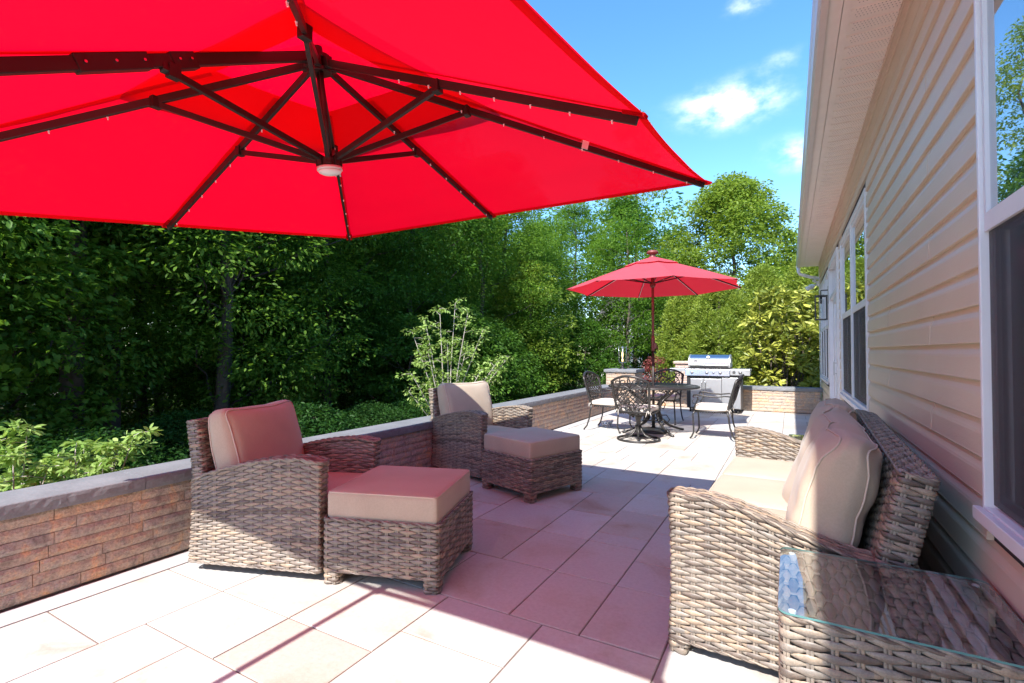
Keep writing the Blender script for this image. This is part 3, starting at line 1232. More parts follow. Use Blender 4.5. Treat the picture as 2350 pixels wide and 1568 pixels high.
for a, f in (((1, 1), .62), ((-1, 1), .46), ((-1, -1), .66)):
    p = UP(a[0] * f, a[1] * f, HT * (1 - f) - .006)
    q = UP(a[0] * (f + .016), a[1] * (f + .016), HT * (1 - f - .016) - .006)
    MB().bar(p, q, .034, .044, EN).build('strap', 'white_plastic', t)
# hub, centre tubes, runner, lamp
mb = MB()
for (z0, r0) in ((.54, .055), (.60, .055)):
    mb.tube([UP(0, 0, z0), UP(0, 0, z0 + .018)], r0, 16)
mb.tube([UP(0, 0, .54), UP(0, 0, .66)], .024, 12)
for a in RIBS:
    d = V(a[0], a[1], 0).normalized()
    e = (V(1, 0, 0) * d.x + EY * d.y)
    mb.bar(HUB + e * .03, HUB + e * .075, .03, .05, EN)
mb.build('hub', 'bronze_metal', t, bevel=.002)
MB().tube([UP(0, 0, .13), UP(0, 0, .56)], .016, 10).bar(UP(.018, -.01, .14), UP(.018, -.01, .56), .014, .014).build('centre_pole', 'bronze_metal', t, True)
mb = MB().tube([UP(0, 0, .11), UP(0, 0, .15)], .050, 20)
for a in RIBS:
    d = V(a[0], a[1], 0).normalized()
    e = (V(1, 0, 0) * d.x + EY * d.y)
    mb.bar(LOW + e * .02, LOW + e * .06, .026, .036, EN)
mb.build('runner', 'bronze_metal', t, bevel=.002)
lp = MB().tube([UP(0, 0, .112), UP(0, 0, .096)], .058, 24).build('lamp', 'white_plastic', t, True)
MB().tube([UP(0, 0, .096), UP(0, 0, .086), UP(0, 0, .078), UP(0, 0, .074)], [.056, .05, .034, .01], 24).build('lens', 'lamp_lens', lp, True)
# main arm, running down to the mast behind the camera
A0 = HUB + V(0, -.02, .035)
A1 = V(-1.93, .497, 2.100) - uroot
dA = (A1 - A0)
A2 = A0 + dA * ((MASTY - uroot.y - A0.y) / dA.y)
up = V(0, -.45, .9)
MB().bar(A0, A2, .034, .043, up).build('arm', 'bronze_metal', t, bevel=.003)


def on_arm(y):
    return A0 + dA * ((y - uroot.y - A0.y) / dA.y)


mb = MB()
mb.bar(on_arm(.86), on_arm(.66), .044, .054, up).bar(on_arm(1.01), on_arm(.93), .042, .064, up)
pl = mb.build('arm_plate', 'bronze_metal', t, bevel=.003)
for y in (.68, .76, .84, .95, .99):
    p = on_arm(y) + V(.024, 0, 0)
    MB().tube([p, p + V(.006, 0, 0)], .0048, 6).build('bolt', 'steel', pl)
q = UP(0, -.455, HT * .545 - .02)
MB().bar(on_arm(q.y + uroot.y) - V(0, 0, .01), q, .03, .05, (0, 1, 0)).build('arm_bracket', 'bronze_metal', t, bevel=.003)
MB().box(-.045, .045, -.04, .04, .02, A2.z + .12).build('mast', 'bronze_metal', t, bevel=.008)
MB().box(-.07, .07, -.065, .065, A2.z - .14, A2.z + .06).build('slider', 'black_enamel', t, bevel=.01)
mb = MB()
for k in range(4):
    th = k * PI / 2
    mb.bar((0, 0, .022), (.5 * math.cos(th), .5 * math.sin(th), .022), .06, .04)
mb.build('cross_base', 'bronze_metal', t, bevel=.004)
for sx in (-1, 1):
    for sy in (-1, 1):
        MB().box(sx * .04, sx * .46, sy * .04, sy * .46, .0, .075).build('base_weight', 'dark_grey', t, bevel=.01)

# ---------------------------------------------------------------- club chairs, ottomans, sofa
ARM_S, ARM_P = .060, .0175


def arm_shell(t, x0, x1, yo, yi, topf, zb, seed, sg, name='armrest', pinch=.012):
    """one arm: a woven wall wrapped round its outer, front and inner faces, a woven top, plaited rims"""
    mb = MB()
    Lx = x1 - x0
    Hm = max(topf(x0 + Lx * k / 20) for k in range(21)) - zb
    L, P, at = wall_path([(x0, (yo + yi) / 2), (x0, yo), (x1, yo), (x1, yi), (x0, yi), (x0, (yo + yi) / 2 - .001 * sg)], .022, zb, -sg, False, Hm, pinch)
    us = np.linspace(0, L, 300)
    zz = np.array([topf(min(x1, max(x0, p[0]))) for p in at(us)])

    def tf(u):
        return (np.interp(u, us, zz) - zb) / Hm
    weave(mb, P, L, Hm, ARM_S, ARM_P, tf, seed, bk=4)
    W_ = abs(yo - yi) - .012
    ux = np.linspace(0, Lx, 200)
    zs = np.array([topf(x0 + u) for u in ux])
    sl_ = np.gradient(zs, ux)

    def PT(u, v):
        z = np.interp(u, ux, zs)
        s_ = np.interp(u, ux, sl_)
        p = np.stack([x0 + u, min(yo, yi) + .006 + v, z], 1)
        nn = np.stack([-s_, 0 * s_, np.ones_like(s_)], 1)
        return p, nn / np.linalg.norm(nn, axis=1)[:, None]
    weave(mb, PT, Lx, W_, ARM_S, W_ / max(3, round(W_ / ARM_P)), None, seed + 2)
    for k in (0, 1):
        a = at(us[20:-20])
        m_ = a[:, 1] * sg > (yo + yi) / 2 * sg if k == 0 else a[:, 1] * sg <= (yo + yi) / 2 * sg
        pts = [(p[0], p[1], topf(min(x1, max(x0, p[0]))) + .001) for p, q in zip(a, m_) if q][::4]
        braid(mb, pts, .0085, seed + k)
    pts = [(p[0], p[1], zb) for p in at(np.linspace(0, L, 60))]
    braid(mb, pts, .007, seed)
    return mb.build(name, 'wicker', t, True)


def back_shell(t, p0, p1, thick, y0, y1, seed, top_w=None):
    """leaning back: p0=(x,z) bottom front, p1=(x,z) top front; thickness measured backwards"""
    mb = MB()
    a, b = np.array([p0[0], 0, p0[1]]), np.array([p1[0], 0, p1[1]])
    W_ = (b - a)
    Hh = np.linalg.norm(W_)
    Wn = W_ / Hh
    Nf = np.array([Wn[2], 0, -Wn[0]])          # forward normal (+x side)
    A = Nf
    Bv = np.array([0, 1.0, 0])
    L, P, at = wall_path([(0, (y0 + y1) / 2), (0, y1), (-thick, y1), (-thick, y0), (0, y0), (0, (y0 + y1) / 2 - .001)], .022, 0, 1, False, Hh, 0, (a, A, Bv, Wn))
    weave(mb, P, L, Hh, ARM_S, ARM_P, None, seed, bk=3)
    tb = b - Nf * thick
    weave(mb, plane((tb[0], y0 + .008, tb[2]), (0, 1, 0), Nf, Wn), y1 - y0 - .016, thick, ARM_S, thick / max(2, round(thick / ARM_P)), None, seed + 3)
    ring = [b + p[0] * A + p[1] * Bv for p in at(np.linspace(0, L, 70))]
    braid(mb, [tuple(p) for p in ring], .0085, seed)
    return mb.build('backrest', 'wicker', t, True)


def chair_top(x):
    # high and gently arched at the front, falling to the back
    k = (x + .43) / .86
    return .535 + .155 * math.sin(min(1, k * 1.12) * PI / 2) ** .9 - .02 * max(0, k - .85) / .15


def club_chair(loc, rz, label):
    t = thing('club_chair', loc, rz, label, 'armchair', 'brown wicker swivel armchairs by the low wall')
    zb = .062
    arm_shell(t, -.43, .43, -.385, -.285, chair_top, zb, 3, -1)
    arm_shell(t, -.43, .43, .385, .285, chair_top, zb, 9, 1)
    back_shell(t, (-.315, .30), (-.40, .885), .085, -.355, .355, 20)
    mb = MB()
    weave(mb, plane((.395, -.285, zb), (0, 1, 0), (0, 0, 1), (1, 0, 0)), .57, .255, ARM_S, ARM_P, None, 31)
    weave(mb, plane((-.43, -.285, zb), (0, 1, 0), (0, 0, 1), (-1, 0, 0)), .57, .44, ARM_S, ARM_P, None, 33)
    mb.box(-.42, .39, -.285, .285, .29, .30, .1).box(-.42, .42, -.37, .37, zb + .004, zb + .012, .1)
    mb.build('seat_frame', 'wicker', t, True)
    mb = MB().lathe([(.20, .006), (.215, .012), (.215, .026), (.20, .032), (.05, .036), (.05, .07)], 32)
    mb.build('swivel_base', 'black_enamel', t, True)
    cushion('seat_cushion', .74, .562, .15, .022, t, loc=(.055, 0, .375), bulge=.016, rot=(0, R(-1), 0))
    cushion('back_cushion', .56, .645, .17, .05, t, loc=(-.243, 0, .655), rot=(0, R(77), 0), bulge=.055, side=.012, wrinkle=.010, seed=4, pinch=.35, cuts=24)
    return t


CH1 = (-2.828, 2.135, 0)
CH1R = R(18.5)
c1 = club_chair(CH1, CH1R, 'wicker armchair nearest the camera, ottoman touching its front, its lower side in sun')
c2 = copy_tree(c1)
c2.location = (-2.965, 4.585, 0)
c2.rotation_euler = (0, 0, R(-15))
tag(c2, 'farther wicker armchair beside the wall, with a half sunlit back cushion, below the pale sapling')


def ottoman(loc, rz, label):
    t = thing('ottoman', loc, rz, label, 'ottoman', 'square wicker ottomans with thick beige cushions')
    s = .338
    zb, zt = .075, .365
    mb = MB()
    L, P, at = wall_path([(-s, -s), (s, -s), (s, s), (-s, s)], .024, zb, 1, True)
    weave(mb, P, L, zt - zb, .0605, .0175, None, 40, bk=4)
    for z_, w_ in ((zt, .0095), (zb + .003, .0065)):
        braid(mb, [(p[0], p[1], z_) for p in at(np.linspace(0, L, 90))], w_, 7)
    mb.box(-s + .01, s - .01, -s + .01, s - .01, zt - .02, zt - .012, .1).box(-s + .01, s - .01, -s + .01, s - .01, zb + .006, zb + .014, .1)
    mb.build('frame', 'wicker', t, True)
    for sx in (-1, 1):
        for sy in (-1, 1):
            mb = MB()
            a, w_ = s - .002, .085
            cx, cy = sx * (a - w_ / 2), sy * (a - w_ / 2)
            L, P, at = wall_path([(cx - w_ / 2, cy - w_ / 2), (cx + w_ / 2, cy - w_ / 2), (cx + w_ / 2, cy + w_ / 2), (cx - w_ / 2, cy + w_ / 2)], .022, .006, 1, True)
            weave(mb, P, L, zb + .004, L / 6, .0172, None, 50, bk=6)
            mb.box(cx - w_ / 2 + .008, cx + w_ / 2 - .008, cy - w_ / 2 + .008, cy + w_ / 2 - .008, .002, .02, .1)
            mb.build('leg', 'wicker', t, True)
    cushion('cushion', .652, .652, .150, .020, t, loc=(0, 0, zt + .074), bulge=.012, side=.004)
    return t


o1 = ottoman((-2.068, 2.342, 0), R(18), 'nearer square ottoman pushed against the front of the closest armchair')
o2 = copy_tree(o1)
o2.location = (-2.145, 4.20, 0)
o2.rotation_euler = (0, 0, R(-19.5))
tag(o2, 'farther square ottoman in front of the armchair that sits under the sapling')

# sofa: local +x is its front; placed facing the wall side (-X)
SY0, SY1 = 2.20, 4.42
t = thing('sofa', (.03, (SY0 + SY1) / 2 + .01, 0), PI - R(2.1), 'long pale wicker sofa with beige cushions along the house wall', 'sofa')
SL = SY1 - SY0


def sofa_top(x):
    # x local: front = +.465, back = -.40
    k = (.465 - x) / .865
    return .682 - .150 * (1 - math.cos(min(1, max(0, k - .12) / .80) * PI)) / 2 - .006 * (k < .02)


zb = .06
hy = SL / 2
arm_shell(t, -.40, .465, hy, hy - .11, sofa_top, zb, 61, 1)
arm_shell(t, -.40, .465, -hy, -hy + .11, sofa_top, zb, 66, -1)
back_shell(t, (-.215, .30), (-.345, .872), .112, -hy + .01, hy - .01, 70)
mb = MB()
weave(mb, plane((.44, -hy + .11, zb), (0, 1, 0), (0, 0, 1), (1, 0, 0)), SL - .22, .26, .060, ARM_P, None, 81, sub=5)
weave(mb, plane((-.40, -hy + .11, zb), (0, 1, 0), (0, 0, 1), (-1, 0, 0)), SL - .22, .42, .060, ARM_P, None, 82, sub=4)
mb.box(-.39, .43, -hy + .1, hy - .1, .30, .31, .1).box(-.39, .45, -hy + .012, hy - .012, zb + .006, zb + .016, .1)
mb.build('seat_frame', 'wicker', t, True)
for sx in (.425, -.36):
    for sy in (-1, 1):
        mb = MB()
        w_ = .075
        cx, cy = sx, sy * (hy - w_ / 2 - .002)
        L, P, at = wall_path([(cx - w_ / 2, cy - w_ / 2), (cx + w_ / 2, cy - w_ / 2), (cx + w_ / 2, cy + w_ / 2), (cx - w_ / 2, cy + w_ / 2)], .02, .006, 1, True)
        weave(mb, P, L, .06, L / 6, .0172, None, 90, bk=6)
        mb.box(cx - .03, cx + .03, cy - .03, cy + .03, .002, .02, .1)
        mb.build('leg', 'wicker', t, True)
cw = (SL - .22) / 3
for i in range(3):
    yy = -hy + .11 + cw * (i + .5)
    cushion('seat_cushion', .70, cw - .008, .155, .03, t, loc=(.115, yy, .388), bulge=.018, seed=i, wrinkle=.0015)
for i in range(3):
    yy = -hy + .12 + (SL - .24) / 3 * (i + .5)
    cushion('back_cushion', .57, (SL - .24) / 3 + .02, .19, .06, t, loc=(-.145 + (.0, .018, .004)[i], yy, (.67, .66, .665)[i]), rot=(R((2, -2, 1.5)[i]), R((72, 70, 73)[i]), R((2, -2.5, 1)[i])), bulge=.042, side=.006,
            seed=11 + i * 3, wrinkle=.024, pinch=.75, cuts=36)


def side_table(loc, label):
    t = thing('side_table', loc, 0, label, 'side table', 'square wicker side tables with glass tops')
    hx, hy_, zt = .285, .262, .548
    mb = MB()
    L, P, at = wall_path([(-hx, -hy_), (hx, -hy_), (hx, hy_), (-hx, hy_)], .024, .012, 1, True)
    weave(mb, P, L, zt - .014, .058, .0185, None, 100, bk=4)
    for z_, w_ in ((zt, .0095), (.012, .007)):
        braid(mb, [(p[0], p[1], z_) for p in at(np.linspace(0, L, 90))], w_, 7)
    weave(mb, plane((-hx, -hy_, zt), (0, 1, 0), (1, 0, 0), (0, 0, 1)), 2 * hy_, 2 * hx, .066, .023, None, 111, amp=.0042)
    mb.build('frame', 'wicker', t, True)
    mb = MB()
    for sx in (-1, 1):
        for sy in (-1, 1):
            mb.lathe([(.010, zt), (.010, zt + .008)], 10, (sx * (hx - .03), sy * (hy_ - .03), 0))
    mb.build('bumper', 'lamp_lens', t)

    def rr(hx, hy_, r, n=6):
        return [(sx * (hx - r) + r * math.cos(a), sy * (hy_ - r) + r * math.sin(a)) for sx, sy, a0 in ((1, 1, 0), (-1, 1, 90), (-1, -1, 180), (1, -1, 270)) for a in [R(a0 + 90 * k / n) for k in range(n + 1)]]
    P = rr(hx + .006, hy_ + .006, .03)
    z0, z1 = zt + .0085, zt + .0145
    n = len(P)
    # thin sheet: top and bottom faces are clear, the polished edge is green
    g = MB().add([(x, y, z1) for x, y in P], [tuple(range(n))]).build('glass_top', 'table_glass', t)
    MB().add([(x, y, z0) for x, y in P] + [(x, y, z1) for x, y in P], [(i, (i + 1) % n, n + (i + 1) % n, n + i) for i in range(n)]).build('edge', 'glass_edge', g)
    return t


s1 = side_table((.252, 1.88, 0), 'wicker side table with a clear glass top in the bottom right corner')
s2 = copy_tree(s1)
s2.location = (.27, 4.80, 0)
tag(s2, 'wicker side table at the far end of the sofa, mostly hidden by its far arm')

# ---------------------------------------------------------------- dining set
TC = V(-1.94, 8.12, 0)
t = thing('dining_table', TC, R(0), 'round dark cast metal dining table with a slatted top, between the four metal chairs', 'table')
RT, TZ = .70, .745
mb = MB()
ring = [V(RT * math.cos(a), RT * math.sin(a), TZ - .012) for a in [2 * PI * k / 64 for k in range(64)]]
mb.tube(ring, .016, 8, closed=True)
mb.tube([p * .9 + V(0, 0, (TZ - .012) * .1) for p in ring], .008, 6, closed=True)
mb.tube([V(p.x * .13 / RT, p.y * .13 / RT, TZ - .012) for p in ring[::4]], .010, 6, closed=True)
k = -RT + .03
while k < RT - .02:
    h = math.sqrt(max(0, RT * RT - k * k)) - .01
    d = V(math.cos(R(62)), math.sin(R(62)), 0)
    n_ = V(-d.y, d.x, 0)
    o = n_ * k + V(0, 0, TZ - .006)
    if abs(k) < .03:
        mb.bar(o - d * h, o - d * .04, .020, .008).bar(o + d * .04, o + d * h, .020, .008)
    else:
        mb.bar(o - d * h, o + d * h, .020, .008)
    k += .034
mb.build('table_top', 'dark_iron', t, True)
for k in range(4):
    a = R(45 + 90 * k)
    e = V(math.cos(a), math.sin(a), 0)
    pts = [(.46, .70), (.36, .62), (.20, .52), (.12, .42), (.10, .32), (.15, .20), (.28, .10), (.42, .045), (.55, .015)]
    mb = MB().tube([e * r_ + V(0, 0, z_) for r_, z_ in pts], [.018, .02, .024, .026, .026, .024, .02, .017, .02], 8)
    pts2 = [(.10, .40), (.19, .36), (.22, .44), (.17, .49), (.14, .45)]
    mb.tube([e * r_ + V(0, 0, z_) for r_, z_ in pts2], .009, 6)
    pts3 = [(.12, .26), (.24, .26), (.30, .18), (.25, .13)]
    mb.tube([e * r_ + V(0, 0, z_) for r_, z_ in pts3], .009, 6)
    mb.build('leg', 'dark_iron', t, True)
mb = MB()
for rr_, zz in ((.12, .42), (.155, .20)):
    mb.tube([V(rr_ * math.cos(a), rr_ * math.sin(a), zz) for a in [2 * PI * k / 24 for k in range(24)]], .010, 6, closed=True)
for k in range(8):
    a = R(45 * k)
    mb.tube([V(.12 * math.cos(a), .12 * math.sin(a), .42), V(.07 * math.cos(a + .5), .07 * math.sin(a + .5), .31), V(.155 * math.cos(a), .155 * math.sin(a), .20)], .006, 5)
mb.build('leg_ring', 'dark_iron', t, True)


def BK(u, w_):
    x = -.235 - .115 * w_ ** 1.15 - .045 * (1 - u * u) * min(1, w_ * 2 + .2)
    y = u * (.238 + .035 * w_)
    return V(x, y, .42 + .44 * w_)


def wtop(u):
    return 1.0 + .20 * (1 - u * u)


def dining_chair(loc, rz, label, swivel=False, copy=None):
    t = thing('dining_chair', loc, rz, label, 'dining chair', 'dark cast metal chairs round the dining table')
    # back frame and tracery
    mb = MB()
    fr = [BK(-1, w_) for w_ in [k / 10 for k in range(11)]] + [BK(u, wtop(u)) for u in [-1 + k / 10 for k in range(1, 20)]] + [BK(1, w_) for w_ in [1 - k / 10 for k in range(11)]]
    mb.tube(fr, .0185, 8)
    mb.tube([BK(-1 + k / 8, .03) for k in range(17)], .010, 6)
    mb.build('back_frame', 'dark_iron', t, True)
    mb = MB()

    def line(pts, r_=.0062):
        mb.tube([BK(max(-.99, min(.99, u)), w_) for u, w_ in pts], r_ * 1.35, 5)

    def spiral(cu, cw_, ru, rw, a0, turns, r_=.0065, sgn=1):
        pts = []
        for k in range(15):
            q = k / 14
            a = a0 + sgn * turns * 2 * PI * q
            m_ = 1 - .78 * q
            pts.append((cu + ru * m_ * math.cos(a), cw_ + rw * m_ * math.sin(a)))
        line(pts, r_)
    for k in range(-4, 5):          # diagonal lattice
        for s_ in (-1, 1):
            pts = []
            for j in range(9):
                w_ = .26 + .54 * j / 8
                u = k * .26 + s_ * (j / 8 - .5) * .95
                if abs(u) < .66 + .2 * math.sin((w_ - .26) / .54 * PI):
                    pts.append((u, w_))
            if len(pts) > 1:
                line(pts)
    # heart-shaped border of the lattice
    line([(-.0 + s_, w_) for s_, w_ in [(-.62, .28), (-.80, .45), (-.84, .62), (-.72, .80), (-.45, .90), (-.2, .86), (0, .78), (.2, .86), (.45, .90), (.72, .80), (.84, .62), (.80, .45), (.62, .28), (.3, .22), (0, .28), (-.3, .22), (-.62, .28)]], .0075)
    for s_ in (-1, 1):
        spiral(s_ * .30, 1.00, .20, .10, R(-90), 1.1, .007, s_)
        spiral(s_ * .66, .97, .20, .10, R(-90), 1.1, .007, -s_)
        spiral(s_ * .34, .14, .22, .085, R(90), 1.1, .007, s_)
        spiral(s_ * .74, .16, .18, .10, R(90), 1.1, .007, -s_)
        spiral(s_ * .90, .50, .09, .14, R(0), .9, .006, s_)
        line([(0, .05), (s_ * .12, .12), (s_ * .10, .22), (0, .28)], .007)
        line([(0, .80), (s_ * .10, .92), (s_ * .06, 1.05), (0, 1.16)], .007)
        line([(s_ * .5, .88), (s_ * .52, 1.02), (s_ * .45, 1.12)], .006)
        line([(s_ * .86, .80), (s_ * .92, .90), (s_ * .88, 1.0)], .006)
    mb.build('back_tracery', 'dark_iron', t, True)
    # seat frame
    mb = MB()
    sp_ = []
    for k in range(40):
        a = 2 * PI * k / 40
        c_, s_ = math.cos(a), math.sin(a)
        sp_.append(V((.235 if c_ > 0 else .235) * math.copysign(abs(c_) ** .55, c_), .245 * math.copysign(abs(s_) ** .55, s_), .418))
    mb.tube(sp_, .013, 6, closed=True)
    for k in range(-6, 7):
        mb.bar((-.225, k * .034, .418), (.225, k * .034, .418), .012, .006)
    # scalloped apron below the frame
    for k in range(40):
        p, q = sp_[k], sp_[(k + 1) % 40]
        m_ = (p + q) / 2
        mb.tube([p, V(m_.x, m_.y, .392), q], .005, 5)
    mb.build('seat_frame', 'dark_iron', t, True)
    for s_ in (-1, 1):
        mb = MB()
        y = s_
        pts = [BK(y, .50), V(-.20, y * .278, .648), V(-.08, y * .295, .632), V(.06, y * .300, .640), V(.17, y * .296, .658), V(.225, y * .285, .650), V(.235, y * .278, .625), V(.215, y * .272, .612)]
        mb.tube(pts, [.010, .011, .013, .014, .014, .013, .010, .006], 8, flat=.7)
        mb.tube([V(.19, y * .290, .650), V(.165, y * .284, .60), V(.20, y * .268, .52), V(.225, y * .252, .45), V(.215, y * .245, .42)], .010, 6)
        mb.tube([V(.20, y * .268, .52), V(.24, y * .268, .53), V(.25, y * .268, .57), V(.225, y * .268, .58)], .006, 5)
        mb.build('armrest', 'dark_iron', t, True)
    if not swivel:
        for s_ in (-1, 1):
            for q in (1, -1):
                if q > 0:
                    pts = [V(.215, s_ * .235, .42), V(.245, s_ * .245, .36), V(.235, s_ * .25, .22), V(.232, s_ * .255, .10), V(.262, s_ * .262, .03), V(.285, s_ * .265, .012)]
                else:
                    pts = [V(-.225, s_ * .235, .43), V(-.245, s_ * .24, .34), V(-.262, s_ * .248, .20), V(-.30, s_ * .258, .08), V(-.355, s_ * .265, .012)]
                MB().tube(pts, [.016] + [.0125] * (len(pts) - 2) + [.013], 8).build('leg', 'dark_iron', t, True)
    else:
        mb = MB().lathe([(.16, .385), (.13, .365), (.055, .350), (.045, .31), (.032, .27), (.03, .17), (.05, .15), (.06, .12), (.03, .10)], 20)
        for k in range(5):
            mb.tube([V(.19 * math.cos(a), .19 * math.sin(a), .40) if j == 0 else V(.08 * math.cos(a), .08 * math.sin(a), .335) for j in range(2) for a in [2 * PI * k / 5]], .01, 6)
        mb.build('pedestal', 'dark_iron', t, True)
        mb = MB()
        for k in range(6):
            a = 2 * PI * k / 6 + .3
            e = V(math.cos(a), math.sin(a), 0)
            f = V(-e.y, e.x, 0)
            mb.tube([e * .035 + V(0, 0, .20), e * .06 + V(0, 0, .13), e * .11 + V(0, 0, .075), e * .20 + V(0, 0, .045), e * .292 + V(0, 0, .02)], [.014, .015, .015, .012, .012], 7)
            mb.tube([e * .20 + V(0, 0, .04), e * .16 + f * .03 + V(0, 0, .035), e * .12 + f * .01 + V(0, 0, .03), e * .14 - f * .03 + V(0, 0, .03)], .005, 5)
        mb.tube([V(.30 * math.cos(a), .30 * math.sin(a), .016) for a in [2 * PI * k / 48 for k in range(48)]], .016, 8, closed=True)
        mb.build('ring_base', 'dark_iron', t, True)
    cu = cushion('seat_cushion', .46, .475, .062, .024, t, 'dining_fabric', bulge=.022, side=.0, loc=(.0, 0, .462), cuts=10, seed=3, wrinkle=.003)
    mb = MB()
    for s_ in (-1, 1):
        c = V(-.235, s_ * .222, -.005)
        for dx, dy, dz in ((-.05, .02, -.035), (-.03, .05, -.06), (.0, .045, -.02), (-.045, -.02, -.075)):
            e = V(dx, dy * s_, dz)
            mb.tube([c, c + e * .5 + V(0, 0, .02), c + e], .0045, 5)
    mb.build('tie', 'dining_fabric', cu, True)
    return t


d1 = dining_chair((-1.03, 8.0, 0), PI, 'metal dining chair on the right side of the round table, its back to the grill side')
tag(d1, 'metal dining chair right of the round table, sideways in front of the grill doors')
d2 = copy_tree(d1)
d2.location, d2.rotation_euler = (-2.60, 7.95, 0), (0, 0, R(-6))
tag(d2, 'metal dining chair left of the round table, beside the low wall')
d3 = copy_tree(d1)
d3.location, d3.rotation_euler = (-2.03, 9.28, 0), (0, 0, R(-92))
tag(d3, 'metal dining chair behind the round table, in the shade of the red umbrella')
d4 = dining_chair((-1.955, 7.27, 0), R(86), 'metal dining chair on a round swivel base, nearest the camera at the table', True)

# market umbrella
t = thing('patio_umbrella', TC + V(0, 0, 0), R(0), 'smaller octagonal red umbrella with a domed cap standing through the dining table', 'umbrella')
RU, ZE, ZA = 1.40, 2.315, 2.80
A0_ = R(29.3 - 5)


def UM(k, m, s=0.0, lift=0.0):
    """k rib index, m 0..1 outward, s 0..1 towards the next rib"""
    a, b = A0_ + k * PI / 4, A0_ + (k + 1) * PI / 4
    x = (1 - s) * math.cos(a) + s * math.cos(b)
    y = (1 - s) * math.sin(a) + s * math.sin(b)
    bow = 4 * s * (1 - s)
    mm = m * (1 - .035 * bow * m)
    z = ZA + (ZE - ZA) * (m ** 1.12) - .03 * bow * m * (1.15 - m)
    return V(x * RU * mm, y * RU * mm, z + lift)


mb, mv, mh = MB(), MB(), MB()
for k in range(8):
    mb.grid(lambda s, q: UM(k, .20 + .80 * q, s), 6, 10)
    mv.grid(lambda s, q: UM(k, .03 + .29 * q, s, .035 - .012 * q), 6, 4)
can = mb.build('canopy', 'red_canvas_faded', t, True)
mv.build('vent_canopy', 'red_canvas_faded', t, True)
for k in range(8):
    p, q = UM(k, .03, 0, -.02), UM(k, .99, 0, -.012)
    mid = UM(k, .5, 0, -.014)
    rb = MB().bar(p, mid, .012, .020).bar(mid, q, .012, .018).build('rib', 'bronze_metal', t)
    MB().bar(UM(k, .38, 0, -.030), mid + V(0, 0, -.014), .007, .006).bar(mid + V(0, 0, -.014), UM(k, .96, 0, -.025), .007, .006).build('light_strip', 'lamp_lens', rb)
    MB().bar(V(.03 * math.cos(A0_ + k * PI / 4), .03 * math.sin(A0_ + k * PI / 4), 2.40), mid + V(0, 0, -.01), .010, .016).build('strut', 'bronze_metal', t)
MB().lathe([(.019, .05), (.019, 1.33)], 14).build('lower_pole', 'bronze_metal', t, True)
MB().lathe([(.021, 1.33), (.021, 2.80)], 14).lathe([(.028, 1.30), (.03, 1.32), (.03, 1.50), (.026, 1.54)], 14).build('pole', 'red_wood', t, True)
MB().box(.02, .055, -.02, .02, 1.34, 1.43).tube([(.05, 0, 1.38), (.075, 0, 1.38), (.08, 0, 1.30)], .006, 6).build('crank', 'red_wood', t)
MB().lathe([(.03, 2.33), (.045, 2.36), (.045, 2.40), (.03, 2.43), (.025, 2.52)], 16).build('runner', 'red_wood', t, True)
MB().lathe([(.02, 2.77), (.06, 2.80), (.055, 2.835), (.045, 2.85), (.05, 2.875), (.092, 2.885), (.095, 2.905), (.07, 2.93), (.0, 2.94)], 24, cap=False).build('finial', 'red_wood', t, True)
t = thing('umbrella_base', TC, 0, 'dark round weighted base holding the pole under the dining table', 'umbrella base')
MB().lathe([(.25, .003), (.255, .02), (.22, .042), (.12, .058), (.05, .07), (.0451, .075)], 32).build('weight', 'dark_iron', t, True)
MB().lathe([(.027, .06), (.027, .34), (.031, .345), (.031, .36), (.021, .365)], 16).build('sleeve', 'dark_iron', t, True)

# small silvery bowl on the paving
t = thing('metal_bowl', (-2.77, 8.27, 0), 0, 'small silvery pierced metal bowl on the paving below the left dining chair', 'bowl')
mb = MB()
for zz, rr_ in ((.008, .06), (.045, .078), (.085, .085)):
    mb.tube([V(rr_ * math.cos(a), rr_ * math.sin(a), zz) for a in [2 * PI * k / 24 for k in range(24)]], .006, 6, closed=True)
for k in range(9):
    a = 2 * PI * k / 9
    pts = [V((.06 + .025 * q) * math.cos(a + .5 * math.sin(q * 6)), (.06 + .025 * q) * math.sin(a + .5 * math.sin(q * 6)), .008 + .077 * q) for q in [j / 6 for j in range(7)]]
    mb.tube(pts, .008, 5)
mb.lathe([(.055, .004), (.055, .010)], 20)
mb.build('pierced_side', 'silver', t, True)

# ---------------------------------------------------------------- gas grill
t = thing('gas_grill', (-1.43, 11.20, 0), 0, 'stainless steel gas grill with a closed lid at the far end of the patio', 'grill')
gx0, gx1 = -.53, .535
D = .56
mb = MB()
mb.box(gx0, gx0 + .03, 0, D, .09, .78).box(gx1 - .03, gx1, 0, D, .09, .78).box(gx0 + .03, gx1 - .03, .02, D, .09, .12).box(gx0 + .03, gx1 - .03, D - .02, D, .12, .78)
mb.build('cart', 'dark_grey', t, bevel=.004)
MB().box(gx0 + .031, gx1 - .031, .028, .04, .12, .78).box(gx0 + .005, gx0 + .075, -.004, .0, .10, .745).build('cart_front', 'black_enamel', t)
MB().box(.17, gx1 - .005, -.012, .026, .105, .745).build('side_panel', 'steel_satin', t, bevel=.006)
for a, b in ((gx0 + .078, -.182), (-.178, .166)):
    dr = MB().box(a, b, -.012, .026, .105, .715).build('door', 'steel_satin', t, bevel=.006)
    hx_ = b - .035 if a < -.3 else a + .035
    MB().tube([(hx_, -.014, .665), (hx_, -.04, .66), (hx_, -.045, .63), (hx_, -.045, .44), (hx_, -.04, .41), (hx_, -.014, .405)], .008, 8).build('handle', 'steel', dr, True)
